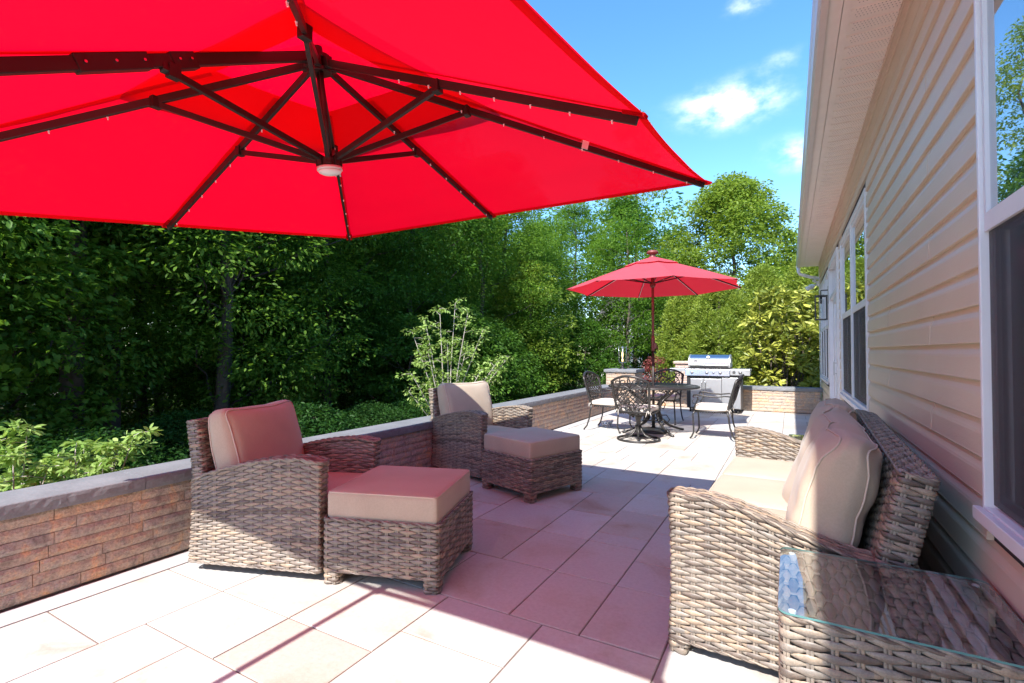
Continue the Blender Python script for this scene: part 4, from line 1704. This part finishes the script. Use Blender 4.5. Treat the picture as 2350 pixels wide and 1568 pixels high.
# firebox, control panel and shelves
MB().box(-.50, .33, .03, .53, .76, .97).build('firebox', 'black_enamel', t, bevel=.01)
cp = MB().add([(-.555, -.05, .775), (-.115 + .445, -.05, .775), (-.115 + .445, -.035, .915), (-.555, -.035, .915), (-.555, .03, .775), (.33, .03, .775), (.33, .03, .925), (-.555, .03, .925)],
              [(0, 1, 2, 3), (3, 2, 6, 7), (0, 4, 5, 1), (1, 5, 6, 2), (0, 3, 7, 4), (4, 7, 6, 5)]).build('control_panel', 'steel', t, bevel=.006)


def knob(parent, x, z, r_=.026):
    y = -.05 + (z - .775) / .14 * .015
    MB().tube([(x, y, z), (x, y - .006, z)], [r_ * 1.25, r_ * 1.2], 20).tube([(x, y - .006, z), (x, y - .026, z), (x, y - .034, z)], [r_ * .95, r_ * .85, r_ * .6], 18).bar((x, y - .036, z - r_ * .7), (x, y - .036, z + r_ * .7), .008, .008, (0, 1, 0)).build('knob', 'steel_satin', parent, True)


for x, r_ in ((-.415, .026), (-.115, .028), (.015, .020), (.145, .028)):
    knob(cp, x, .845, r_)
MB().box(-.885, -.56, -.02, .50, .885, .925).box(-.885, -.56, -.026, -.02, .86, .925).build('side_shelf', 'steel_satin', t, bevel=.008)
sh = MB().box(.333, .71, -.02, .50, .885, .925).box(.333, .71, -.036, -.02, .795, .925).box(.36, .70, -.02, .45, .80, .885).build('side_shelf', 'steel_satin', t, bevel=.008)
knob(sh, .53, .862, .030)
mb = MB().tube([(.41, -.037, .862), (.41, -.046, .862)], .030, 20)
for dz in (-.012, .012):
    mb.bar((.385, -.048, .862 + dz), (.435, -.048, .862 + dz), .006, .008)
mb.build('igniter', 'dark_grey', sh)
mb = MB()
for k in range(9):
    mb.bar((.62 + k * .008, -.0372, .878 + .003 * math.sin(k * 2.3)), (.625 + k * .008, -.0372, .886 + .002 * math.sin(k * 1.7)), .0015, .003, (0, 1, 0))
mb.build('emblem', 'dark_grey', sh)
# lid: curved drum section with end caps
mb = MB()
prof = []
for k in range(17):
    a = R(-8 + 176 * k / 16)
    prof.append((.27 - .245 * math.cos(a), .975 + .25 * math.sin(a) ** .75 if math.sin(a) > 0 else .975))
prof = [(.03, .955)] + prof + [(.51, .955)]
x0_, x1_ = -.475, .305
m_ = len(prof)
mb.add([(x, p[0], p[1]) for x in (x0_, x1_) for p in prof], [(k, k + 1, m_ + k + 1, m_ + k) for k in range(m_ - 1)])
lid = mb.build('lid', 'steel', t, True)
mb = MB()
for xa, xb in ((-.50, x0_ + .002), (x1_ - .002, .33)):
    pr = [(.27 + (p[0] - .27) * 1.015, .955 + (p[1] - .955) * 1.015) for p in prof]
    mb.add([(x, p[0], p[1]) for x in (xa, xb) for p in pr], [(k, k + 1, m_ + k + 1, m_ + k) for k in range(m_ - 1)] + [tuple(range(m_)), tuple(range(2 * m_ - 1, m_ - 1, -1))])
mb.build('end_cap', 'steel_satin', lid)
MB().bar((-.455, -.012, 1.005), (.285, -.012, 1.005), .022, .022).bar((-.44, -.01, 1.005), (-.44, .04, 1.01), .02, .02).bar((.27, -.01, 1.005), (.27, .04, 1.01), .02, .02).build('handle', 'steel', lid, bevel=.006)
MB().box(-.47, .30, .012, .04, .958, .975).build('lid_gap_shade', 'black_enamel', lid)  # black bar stands in for the shade in the gap under the lid
gy, gzz = .053, 1.165
MB().tube([(-.10, gy + .014, gzz), (-.10, gy - .010, gzz - .002)], .036, 22).tube([(-.10, gy - .010, gzz - .002), (-.10, gy - .012, gzz - .002)], .029, 22).build('thermometer', 'white_plastic', lid, True)
bd = MB().box(-.405, -.30, .028, .034, 1.075, 1.120).build('badge', 'steel_satin', lid, bevel=.002)
fc = bpy.data.curves.new('badge_text', 'FONT')
fc.body = 'WEBER'
fc.size = .030
fc.extrude = .0006
fc.align_x = 'CENTER'
fc.align_y = 'CENTER'
tmp = bpy.data.objects.new('tmp', fc)
C.objects.link(tmp)
bpy.context.view_layer.update()
me = bpy.data.meshes.new_from_object(tmp.evaluated_get(bpy.context.evaluated_depsgraph_get()))
bpy.data.objects.remove(tmp)
lt = bpy.data.objects.new('lettering', me)
C.objects.link(lt)
lt.parent = lid
lt.location = (-.3525, .0265, 1.097)
lt.rotation_euler = (R(90), 0, 0)
me.materials.clear()
me.materials.append(M['black_enamel'])
for x in (gx0 + .06, gx1 - .06):
    for y in (.07, D - .07):
        MB().tube([(x - .014, y, .036), (x + .014, y, .036)], .035, 16).box(x - .02, x + .02, y - .02, y + .02, .065, .09).build('caster', 'rubber', t)

# candle lantern on the pier
t = thing('table_lantern', (LX + .03, 11.33, .886), 0, 'clear glass hurricane lantern on a dark foot standing on the stone pier', 'lantern')
MB().lathe([(.095, 0), (.10, .008), (.07, .018), (.03, .035), (.022, .06), (.034, .09), (.026, .12), (.02, .14), (.045, .16), (.05, .168)], 20).build('foot', 'dark_iron', t, True)
MB().lathe([(.085, .145), (.085, .50)], 24, cap=False).build('glass_cylinder', 'lamp_glass', t, True)
mb = MB()
for zz in (.145, .50):
    mb.tube([V(.086 * math.cos(a), .086 * math.sin(a), zz) for a in [2 * PI * k / 24 for k in range(24)]], .003, 5, closed=True)
for k in range(4):
    a = k * PI / 2 + .4
    mb.tube([(.05 * math.cos(a), .05 * math.sin(a), .165), (.086 * math.cos(a), .086 * math.sin(a), .17), (.086 * math.cos(a), .086 * math.sin(a), .53)], .0035, 5)
mb.build('cage', 'silver', t, True)
MB().lathe([(.022, .168), (.022, .22), (.012, .235), (.014, .26), (.024, .32), (.018, .38), (.003, .41)], 14).build('bulb', 'bulb', t, True)

# ---------------------------------------------------------------- foliage
LEAF = {
    'oval': ([(0, 0, 0), (.28, .20, .035), (.68, .19, .03), (1, 0, -.06), (.68, -.19, .03), (.28, -.20, .035)], [(0, 3, 2, 1), (0, 5, 4, 3)]),
    'maple': ([(.36, 0, .02), (0, 0, 0), (-.04, .30, -.02), (.22, .25, .0), (.30, .52, -.05), (.50, .24, .0), (1.0, 0, -.08), (.50, -.24, 0), (.30, -.52, -.05), (.22, -.25, 0), (-.04, -.30, -.02)],
              [(0, 1, 2), (0, 2, 3), (0, 3, 4), (0, 4, 5), (0, 5, 6), (0, 6, 7), (0, 7, 8), (0, 8, 9), (0, 9, 10), (0, 10, 1)]),
    'blade': ([(0, 0, 0), (.45, .13, .02), (1, 0, -.04), (.45, -.13, .02)], [(0, 1, 2, 3)]),
    'long': ([(0, 0, 0), (.25, .11, .02), (.62, .15, .02), (1, 0, -.10), (.62, -.15, .02), (.25, -.11, .02)], [(0, 3, 2, 1), (0, 5, 4, 3)]),
}


def leaves(name, cen, rad, cnt, size, kind, mat, parent=None, seed=0, flat=.6, up=.9, droop=.35, shell=.5, radial=1.0, outn=0.0):
    """cnt leaves round every cluster centre, built as one mesh of folded leaf blades"""
    rs = np.random.RandomState(seed)
    cen = np.asarray(cen, float)
    rad = np.broadcast_to(np.asarray(rad, float), (len(cen),))
    idx = np.repeat(np.arange(len(cen)), cnt)
    n = len(idx)
    d = rs.normal(size=(n, 3))
    d /= np.linalg.norm(d, axis=1)[:, None]
    rr = rs.uniform(shell, 1, n) ** .6
    off = d * (rr * rad[idx])[:, None]
    off[:, 2] *= flat
    p = cen[idx] + off
    X = d * radial + rs.normal(size=(n, 3)) * .55
    X[:, 2] = X[:, 2] * .5 - droop
    X /= np.linalg.norm(X, axis=1)[:, None]
    Z = rs.normal(size=(n, 3)) * .5 + d * outn
    Z[:, 2] += up
    Y = np.cross(Z, X)
    Y /= np.linalg.norm(Y, axis=1)[:, None] + 1e-9
    Z = np.cross(X, Y)
    s = size * rs.uniform(.65, 1.25, n)
    tv, tf = LEAF[kind]
    tv = np.array(tv)
    vv = p[:, None, :] + s[:, None, None] * (tv[None, :, 0:1] * X[:, None] + tv[None, :, 1:2] * Y[:, None] + tv[None, :, 2:3] * Z[:, None])
    vv = vv.reshape(-1, 3)
    k = len(tv)
    fl = np.array([i for f in tf for i in f])
    lens = np.array([len(f) for f in tf])
    loops = (fl[None, :] + (np.arange(n) * k)[:, None]).reshape(-1)
    tot = np.tile(lens, n)
    start = np.concatenate([[0], np.cumsum(tot)[:-1]])
    me = bpy.data.meshes.new(name)
    me.vertices.add(len(vv))
    me.vertices.foreach_set('co', vv.astype(np.float32).reshape(-1))
    me.loops.add(len(loops))
    me.loops.foreach_set('vertex_index', loops.astype(np.int32))
    me.polygons.add(len(tot))
    me.polygons.foreach_set('loop_start', start.astype(np.int32))
    me.update(calc_edges=True)
    me.validate()
    at = me.attributes.new('rnd', 'FLOAT', 'FACE')
    cb_ = rs.uniform(-.2, .2, len(cen))
    r = np.clip(rs.uniform(.1, .9, n) + cb_[idx], 0, 1)
    at.data.foreach_set('value', np.repeat(r, len(tf)).astype(np.float32)[:len(me.polygons)])
    me.materials.append(M[mat])
    o = bpy.data.objects.new(name, me)
    C.objects.link(o)
    if parent is not None:
        o.parent = parent
    return o


def limb(mb, a, b, r0, r1, seed, wob=.12, n=5, seg=6):
    rng = random.Random(seed)
    a, b = Vector(a), Vector(b)
    L = (b - a).length
    pts, rr = [], []
    for i in range(n + 1):
        q = i / n
        p = a.lerp(b, q)
        if 0 < i < n:
            p += Vector((rng.uniform(-1, 1), rng.uniform(-1, 1), rng.uniform(-.6, 1))) * wob * L * .5
        pts.append(p)
        rr.append(r0 + (r1 - r0) * q)
    mb.tube(pts, rr, seg)
    return pts


def tree(name, loc, seed, h, cr, cb_, ncl, lpc, lsize, kind, mat, label, cat='tree', group=None, tr=.16, bark='bark', shape='oval', clr=.62, flat=.55, limbs=26, fine=True):
    rng = random.Random(seed)
    t = thing(name, loc, 0, label, cat, group)
    cen = []
    ch = h - cb_
    while len(cen) < ncl:
        z = rng.random()
        if shape == 'oval':
            env = math.sin(PI * min(1, (z * .93 + .07)) ** .8) ** .6
        elif shape == 'cone':
            env = (1 - z) ** .6 * (.55 + .45 * min(1, z * 8))
        else:
            env = math.sqrt(max(0, 1 - (2 * z - 1) ** 2))
        a = rng.uniform(0, 2 * PI)
        lump = 1 + .28 * noise.noise(Vector((math.cos(a) * 1.6 + seed, math.sin(a) * 1.6, z * 4)))
        if noise.noise(Vector((math.cos(a) * 2.4 + seed * 3, math.sin(a) * 2.4, z * 7))) < -.22:
            continue
        q = rng.uniform(.30, 1) ** .5
        cen.append((cr * env * lump * q * math.cos(a), cr * env * lump * q * math.sin(a), cb_ + ch * z))
    mb = MB()
    lean = Vector((rng.uniform(-.04, .04) * h, rng.uniform(-.04, .04) * h, 0))
    tp = [Vector((0, 0, -.3)) + lean * k + Vector((rng.uniform(-1, 1), rng.uniform(-1, 1), 0)) * .015 * h * k + Vector((0, 0, (h * .92 + .3) * k)) for k in [i / 9 for i in range(10)]]
    mb.tube(tp, [tr * (1.25 if i == 0 else 1) * (1 - .9 * i / 9) + .01 for i in range(10)], 10)
    for i in range(limbs):
        c = Vector(cen[int(i * ncl / limbs)])
        k = max(.08, min(.93, (c.z - rng.uniform(.25, .5) * cr) / (h * .92)))
        j = min(8, int(k * 9))
        base = tp[j].lerp(tp[j + 1], k * 9 - j)
        pts = limb(mb, base, c, tr * .22 * (1 - .6 * k), .010, seed * 100 + i)
        for q in range(2):
            c2 = Vector(cen[rng.randrange(ncl)])
            if (c2 - pts[3]).length < cr * .55:
                limb(mb, pts[3], c2, .02, .006, seed * 37 + i * 3 + q, n=3, seg=4)
    mb.build('trunk', bark, t, True)
    leaves('crown', cen, [rng.uniform(.7, 1.25) * clr for _ in cen], lpc, lsize, kind, mat, t, seed, flat=flat)
    return t


GW = 'trees of the dense wood beyond the low wall'
LW_ = 'tall dark green broadleaf tree standing in the dense wood behind the low wall'
protos = []
for i, (h, cr, cb_, tr) in enumerate(((10.2, 2.7, 1.0, .14), (9.2, 2.5, 1.7, .10), (11.2, 3.0, 3.0, .15), (8.6, 2.2, .6, .10))):
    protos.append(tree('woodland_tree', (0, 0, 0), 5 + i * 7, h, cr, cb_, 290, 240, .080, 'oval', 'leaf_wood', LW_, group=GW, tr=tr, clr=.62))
LM_ = 'lighter green broadleaf tree in the wood, sunlight painted into its leaf colour'
GM = 'trees of the wood beyond the low wall with sunlight painted into their leaves'
for i, (h, cr, cb_, tr) in enumerate(((9.6, 2.7, .9, .13), (8.6, 2.4, .7, .11))):  # paler leaf material puts sunlight on the foliage into its colour
    protos.append(tree('sun_tinted_woodland_tree', (0, 0, 0), 105 + i * 7, h, cr, cb_, 290, 240, .078, 'oval', 'leaf_mid', LM_, group=GM, tr=tr, clr=.62))
rng = random.Random(77)
spots = []
for row, (x0, sp, ya, yb) in enumerate(((-9.3, 3.0, -10, 24), (-12.6, 3.2, -12, 27), (-16.5, 3.5, -10, 30), (-21, 4.0, -6, 34), (-26.5, 4.6, -4, 38))):
    y = ya + row * 1.1
    while y < yb:
        x = x0 + rng.uniform(-.8, .8)
        spots.append((x, y + rng.uniform(-.6, .6)))
        y += sp
used = [False] * 6
for i, (x, y) in enumerate(spots):
    k = rng.randrange(4)
    if x > -11:
        k = rng.choice((0, 3, 1))
    if (y > 12 and x > -14 and rng.random() < .6) or (x > -14 and rng.random() < .5) or rng.random() < .16:
        k = rng.choice((4, 5))
    ang = math.degrees(math.atan2(x, y))
    s = rng.uniform(.85, 1.15)
    if ang > -19.5 or y < -1.5 or ang < -96:
        continue
    if not used[k]:
        o = protos[k]
        used[k] = True
    else:
        o = copy_tree(protos[k])
    o.location = (x, y, gz(x, y) - .05)
    o.rotation_euler = (0, 0, rng.uniform(0, 6.28))
    o.scale = (s, s, s * rng.uniform(.92, 1.08))
# slim bare stemmed trees that stand in front of the first row
for i, (x, y, lb) in enumerate(((-8.5, 2.95, 'slim tree with a bare pale trunk standing at the far left edge of the wood'), (-9.4, 3.75, 'second slim bare trunk a little right of the pale one at far left'),
                                (-8.3, 4.85, 'slim dark trunk rising behind the nearest armchair'))):
    tree('slim_tree', (x, y, gz(x, y)), 140 + i, 9.5, 1.7, 3.6, 120, 200, .085, 'oval', 'leaf_wood', lb, tr=(.15, .13, .10)[i], clr=.5)
# the trees that show against the sky over the far end
tree('woodland_tree', (-7.4, 25.0, -.9), 51, 9.9, 2.5, 1.2, 230, 130, .14, 'oval', 'leaf_wood', 'dark green tree whose rounded top meets the sky just left of the gap of blue', group=None, clr=.6)
tree('woodland_tree', (-5.3, 26.5, -.9), 52, 8.6, 1.9, 1.0, 170, 90, .14, 'oval', 'leaf_wood', 'narrower grey green tree beside the gap of sky behind the smaller umbrella', clr=.55)
tree('woodland_tree', (-8.6, 31.0, -.9), 53, 17.2, 2.4, 4, 220, 80, .15, 'oval', 'leaf_bright', 'very tall tree whose leafy tip peeps out past the corner of the big umbrella', clr=.6)
tree('maple_tree', (-2.3, 25.2, -.9), 54, 10.1, 3.2, 1.0, 420, 190, .15, 'oval', 'leaf_bright', 'bright yellow green tree rising against the sky behind the hedge', clr=.72)
tree('maple_tree', (1.4, 27.5, -.9), 55, 7.4, 2.6, 1.0, 260, 150, .14, 'oval', 'leaf_bright', 'lower bright green tree beside the end of the eave, behind the hedge', clr=.62)
tree('maple_tree', (-8.6, 1.75, -.7), 56, 6.6, 1.7, .5, 190, 130, .085, 'maple', 'leaf_mid', 'lighter green maple with star shaped leaves at the left edge before the wood', tr=.05, clr=.40)
tree('understory_tree', (-6.1, 21.0, -.8), 59, 8.0, 1.9, 2.2, 150, 90, .11, 'oval', 'leaf_mid', 'middling green tree hiding most of the pale house, behind the pole of the smaller umbrella', tr=.08, clr=.5)
tree('understory_tree', (-8.0, 15.5, -.8), 57, 5.2, 1.5, .8, 110, 100, .12, 'oval', 'leaf_bright', 'small light green tree lit by the sun between the dark wood and the smaller umbrella', tr=.05, clr=.45)
tree('understory_tree', (-6.9, 18.0, -.8), 58, 3.2, 1.5, .1, 120, 120, .10, 'oval', 'leaf_wood', 'low bushy tree at the edge of the wood beyond the sapling, towards the stone pier', tr=.05, clr=.42)
low_tree = [o for o in bpy.data.objects if o.name.startswith('understory_tree') and 'towards the stone pier' in o['label']][0]
low_tree['group'] = 'low bushy trees at the edge of the wood'

# shrubs at the edge of the wood
GS = 'dark shrubs at the foot of the wood'
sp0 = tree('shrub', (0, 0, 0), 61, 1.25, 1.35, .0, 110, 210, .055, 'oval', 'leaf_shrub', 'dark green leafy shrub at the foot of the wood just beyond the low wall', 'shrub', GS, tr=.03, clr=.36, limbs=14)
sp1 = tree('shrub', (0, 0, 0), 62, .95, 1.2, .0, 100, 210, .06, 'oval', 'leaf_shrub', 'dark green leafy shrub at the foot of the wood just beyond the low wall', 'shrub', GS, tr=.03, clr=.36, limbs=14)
first = {0: sp0, 1: sp1}
y = -1.0
i = 0
while y < 17:
    k = i % 2
    o = first.pop(k) if k in first else copy_tree((sp0, sp1)[k] if y < 8.5 else low_tree)
    x = rng.uniform(-7.6, -6.3) if y < 8.5 else rng.uniform(-8.6, -7.2)
    o.location = (x, y, gz(x, y) - .1)
    o.rotation_euler = (0, 0, rng.uniform(0, 6))
    s = rng.uniform(.62, 1.05)
    o.scale = (s, s, s)
    y += rng.uniform(1.0, 1.5)
    i += 1

# low growth under the trees and the far edge of the wood, neither of them countable
cen = []
for _ in range(1500):
    x, y = rng.uniform(-26, -6.5), rng.uniform(-4, 30)
    if rng.random() < .6 and x > -10:
        continue
    cen.append((x, y, gz(x, y) + rng.uniform(.0, .35)))
tag(leaves('undergrowth', cen, .42, 26, .12, 'oval', 'leaf_mid', None, 91, flat=.5), 'low leafy undergrowth on the floor of the wood', 'undergrowth', kind='stuff')
cen = []
for _ in range(2300):
    if rng.random() < .65:
        x, y = rng.uniform(-36, -31), rng.uniform(-25, 60)
    else:
        x, y = rng.uniform(-36, -9), rng.uniform(42, 50)
    cen.append((x, y, -.5 + 15.5 * rng.random() ** 1.8 if x < -9 else rng.uniform(-.5, 9)))
tag(leaves('distant_woods', cen, 1.3, 30, .42, 'oval', 'leaf_wood', None, 92, flat=.8), 'mass of far trees closing the view behind the wood', 'woods', kind='stuff')
cen = [(rng.uniform(-7.5, 12), rng.uniform(36, 44), rng.uniform(-.8, 4.6)) for _ in range(420)]
tag(leaves('distant_hedgerow', cen, .9, 40, .26, 'oval', 'leaf_wood', None, 93, flat=.8), 'low mass of far greenery beyond the hedge', 'greenery', kind='stuff')


# arborvitae hedge behind the far wall
def conifer(loc, seed, h, r, label, group=None):
    rng = random.Random(seed)
    t = thing('arborvitae', loc, 0, label, 'hedge tree', group)
    cen = []
    for i in range(420):
        z = rng.random() ** .9
        a = rng.uniform(0, 2 * PI)
        env = r * (1 - z ** 2.6) ** .6 * (.88 + .12 * min(1, z * 6))
        q = rng.uniform(.72, 1.04) * (1 + .12 * noise.noise(Vector((math.cos(a) * 2 + seed, math.sin(a) * 2, z * 5))))
        cen.append((env * q * math.cos(a), env * q * math.sin(a), .05 + h * .97 * z))
    MB().tube([(0, 0, -.4), (0, 0, h * .5), (0, 0, h * .9)], [.07, .05, .02], 8).build('trunk', 'bark', t, True)
    # feathery upswept sprays
    rs = np.random.RandomState(seed)
    cen = np.array(cen)
    o = leaves('crown', cen, .19, 110, .10, 'blade', 'leaf_hedge', t, seed, flat=1.25, up=.2, droop=-.42, radial=.7, outn=.6)
    return t


for i, (x, y, h, r) in enumerate(((-3.15, 17.9, 3.75, .95), (-2.0, 17.2, 3.85, 1.0), (-.75, 17.5, 4.05, 1.0), (.5, 17.2, 4.3, 1.05), (1.8, 17.4, 4.5, 1.1))):
    conifer((x, y, -.5), 300 + i, h + .35, r, ('feathery evergreen at the left end of the hedge, behind the grill', 'feathery evergreen in the hedge straight behind the grill lid',
                                            'feathery evergreen in the middle of the hedge, left of the glossy broadleaf shrub', 'feathery evergreen rising behind the glossy broadleaf shrub',
                                            'tallest feathery evergreen of the hedge, against the corner of the house')[i])
# glossy broadleaf shrub: whorls of long leaves
rng = random.Random(5)
t = thing('rhododendron', (-.10, 15.5, -.4), 0, 'big glossy broadleaf shrub with long yellow green leaves beside the far corner of the house', 'shrub')
cen = []
while len(cen) < 270:
    a, z = rng.uniform(0, 2 * PI), rng.random()
    env = .98 * (1 - (2 * abs(z - .42)) ** 3 * .6) ** .5 if z < .9 else .62
    q = rng.uniform(.68, 1.05) * (1 + .15 * noise.noise(Vector((math.cos(a) * 2, math.sin(a) * 2, z * 5))))
    cen.append((env * q * math.cos(a) * 1.12, env * q * math.sin(a) * .9, .15 + 3.2 * z))
mb = MB()
for i in range(26):
    limb(mb, (rng.uniform(-.1, .1), rng.uniform(-.1, .1), 0), cen[i * 9], .03, .008, i)
mb.build('stem', 'bark', t, True)
leaves('foliage', cen, .12, 20, .215, 'long', 'leaf_broad', t, 8, flat=.8, up=.55, droop=-.10, shell=.2, radial=1.2)
tree('barberry', (-2.98, 12.75, -.3), 63, 1.42, .42, .1, 60, 60, .045, 'oval', 'leaf_red', 'small dark red leaved shrub behind the wall, between the lantern pier and the grill', 'shrub', tr=.012, clr=.16, limbs=14)


# pale saplings against the wall
def sapling(name, loc, label, seed, stems, lsize, lpc, clr, nper=7, flat=.45):
    rng = random.Random(seed)
    t = thing(name, loc, 0, label, 'sapling')
    cen = []
    mb = MB()
    for (dx, dy, dz) in stems:
        a = Vector((rng.uniform(-.04, .04), rng.uniform(-.04, .04), -.2))
        b = Vector((dx, dy, dz))
        m_ = a.lerp(b, .5) + Vector((0, 0, .10 * b.length))
        pts = [a, a.lerp(m_, .5) + Vector((rng.uniform(-.02, .02), rng.uniform(-.02, .02), 0)), m_, m_.lerp(b, .55), b]
        mb.tube(pts, [.013, .011, .008, .005, .003], 6)
        for k in range(nper):
            q = .42 + .58 * k / (nper - 1)
            j = min(3, int(q * 4))
            p = pts[j].lerp(pts[j + 1], q * 4 - j)
            e = p + Vector((rng.uniform(-1, 1), rng.uniform(-1, 1), rng.uniform(-.2, .6))) * .19 * (1.2 - q * .5)
            mb.tube([p, p.lerp(e, .5) + Vector((0, 0, .01)), e], [.004, .003, .002], 4)
            cen.append(e)
        cen.append(b)
    mb.build('stem', 'pale_bark', t, True)
    leaves('foliage', [tuple(c) for c in cen], clr, lpc, lsize, 'oval', 'leaf_pale', t, seed, flat=flat, up=1.2, droop=.25, shell=.1)
    return t


# view axes at the sapling: R is to the right in the picture
RX, RY = math.cos(YAW), math.sin(YAW)


def st(lat, up_, dep=0.0):
    return (RX * lat - RY * dep, RY * lat + RX * dep, up_)


sapling('dogwood_sapling', (-4.75, 6.35, -.15), 'pale leaved multi stemmed sapling rising behind the farther armchair and the wall', 12,
        [st(-.55, 1.75), st(-.38, 1.95, .2), st(-.10, 2.12, -.1), st(.12, 2.22, .1), st(.35, 2.05, -.2), st(.55, 1.75, .1), st(.80, 1.28, -.1), st(.98, 1.36, .1), st(-.52, 1.10, -.2), st(.30, 1.55, .3), st(.05, 1.6, -.3), st(.55, 1.15, -.2), st(-.25, 1.45, -.3), st(-.62, .80, .1)], .056, 22, .09, nper=10)
sapling('dogwood_sapling', (-4.35, 1.24, -.2), 'pale leaved young shrub with white stems at the left edge above the wall', 13,
        [st(-.20, .86), st(-.04, .98, .1), st(-.30, .76, .1), st(.07, .84, -.1), st(.15, .74, .05), st(-.1, .66, -.2), st(.06, .60, .2)], .058, 30, .06)
sapling('dogwood_sapling', (-4.4, 1.66, -.30), 'low spreading pale leaved shrub just above the wall, left of the nearest armchair', 14,
        [st(-.26, .84), st(-.16, .90, .1), st(-.05, .86, -.1), st(.08, .88, .1), st(.18, .93), st(.25, .98, .05), st(-.18, .78, -.1), st(.02, .78, .15), st(.15, .82, -.1)], .055, 32, .055, flat=.35)

# neighbour's house, glimpsed through the trees
nh = thing('neighbour_house', (-8.2, 38, -.9), 0, 'pale grey house with white framed windows glimpsed between the trees behind the pier', 'house')
MB().box(-5, 4.5, 0, 8, 0, 4.6).build('wall', 'pale_siding', nh)
MB().add([(-5.4, -.4, 4.6), (4.9, -.4, 4.6), (4.9, 4, 7.2), (-5.4, 4, 7.2), (-5.4, 8.4, 4.6), (4.9, 8.4, 4.6)], [(0, 1, 2, 3), (3, 2, 5, 4), (0, 3, 4), (1, 5, 2), (0, 4, 5, 1)]).build('roof', 'roof_shingle', nh)
for x in (-3.6, -1.2, 1.2, 3.2):
    for z in (1.2, 3.1):
        f = MB().box(x - .55, x + .55, -.05, 0.01, z - .1, z + 1.2).build('window', 'white_vinyl', nh)
        MB().box(x - .45, x - .04, -.06, -.051, z, z + 1.1).box(x + .04, x + .45, -.06, -.051, z, z + 1.1).build('pane', 'interior', f)
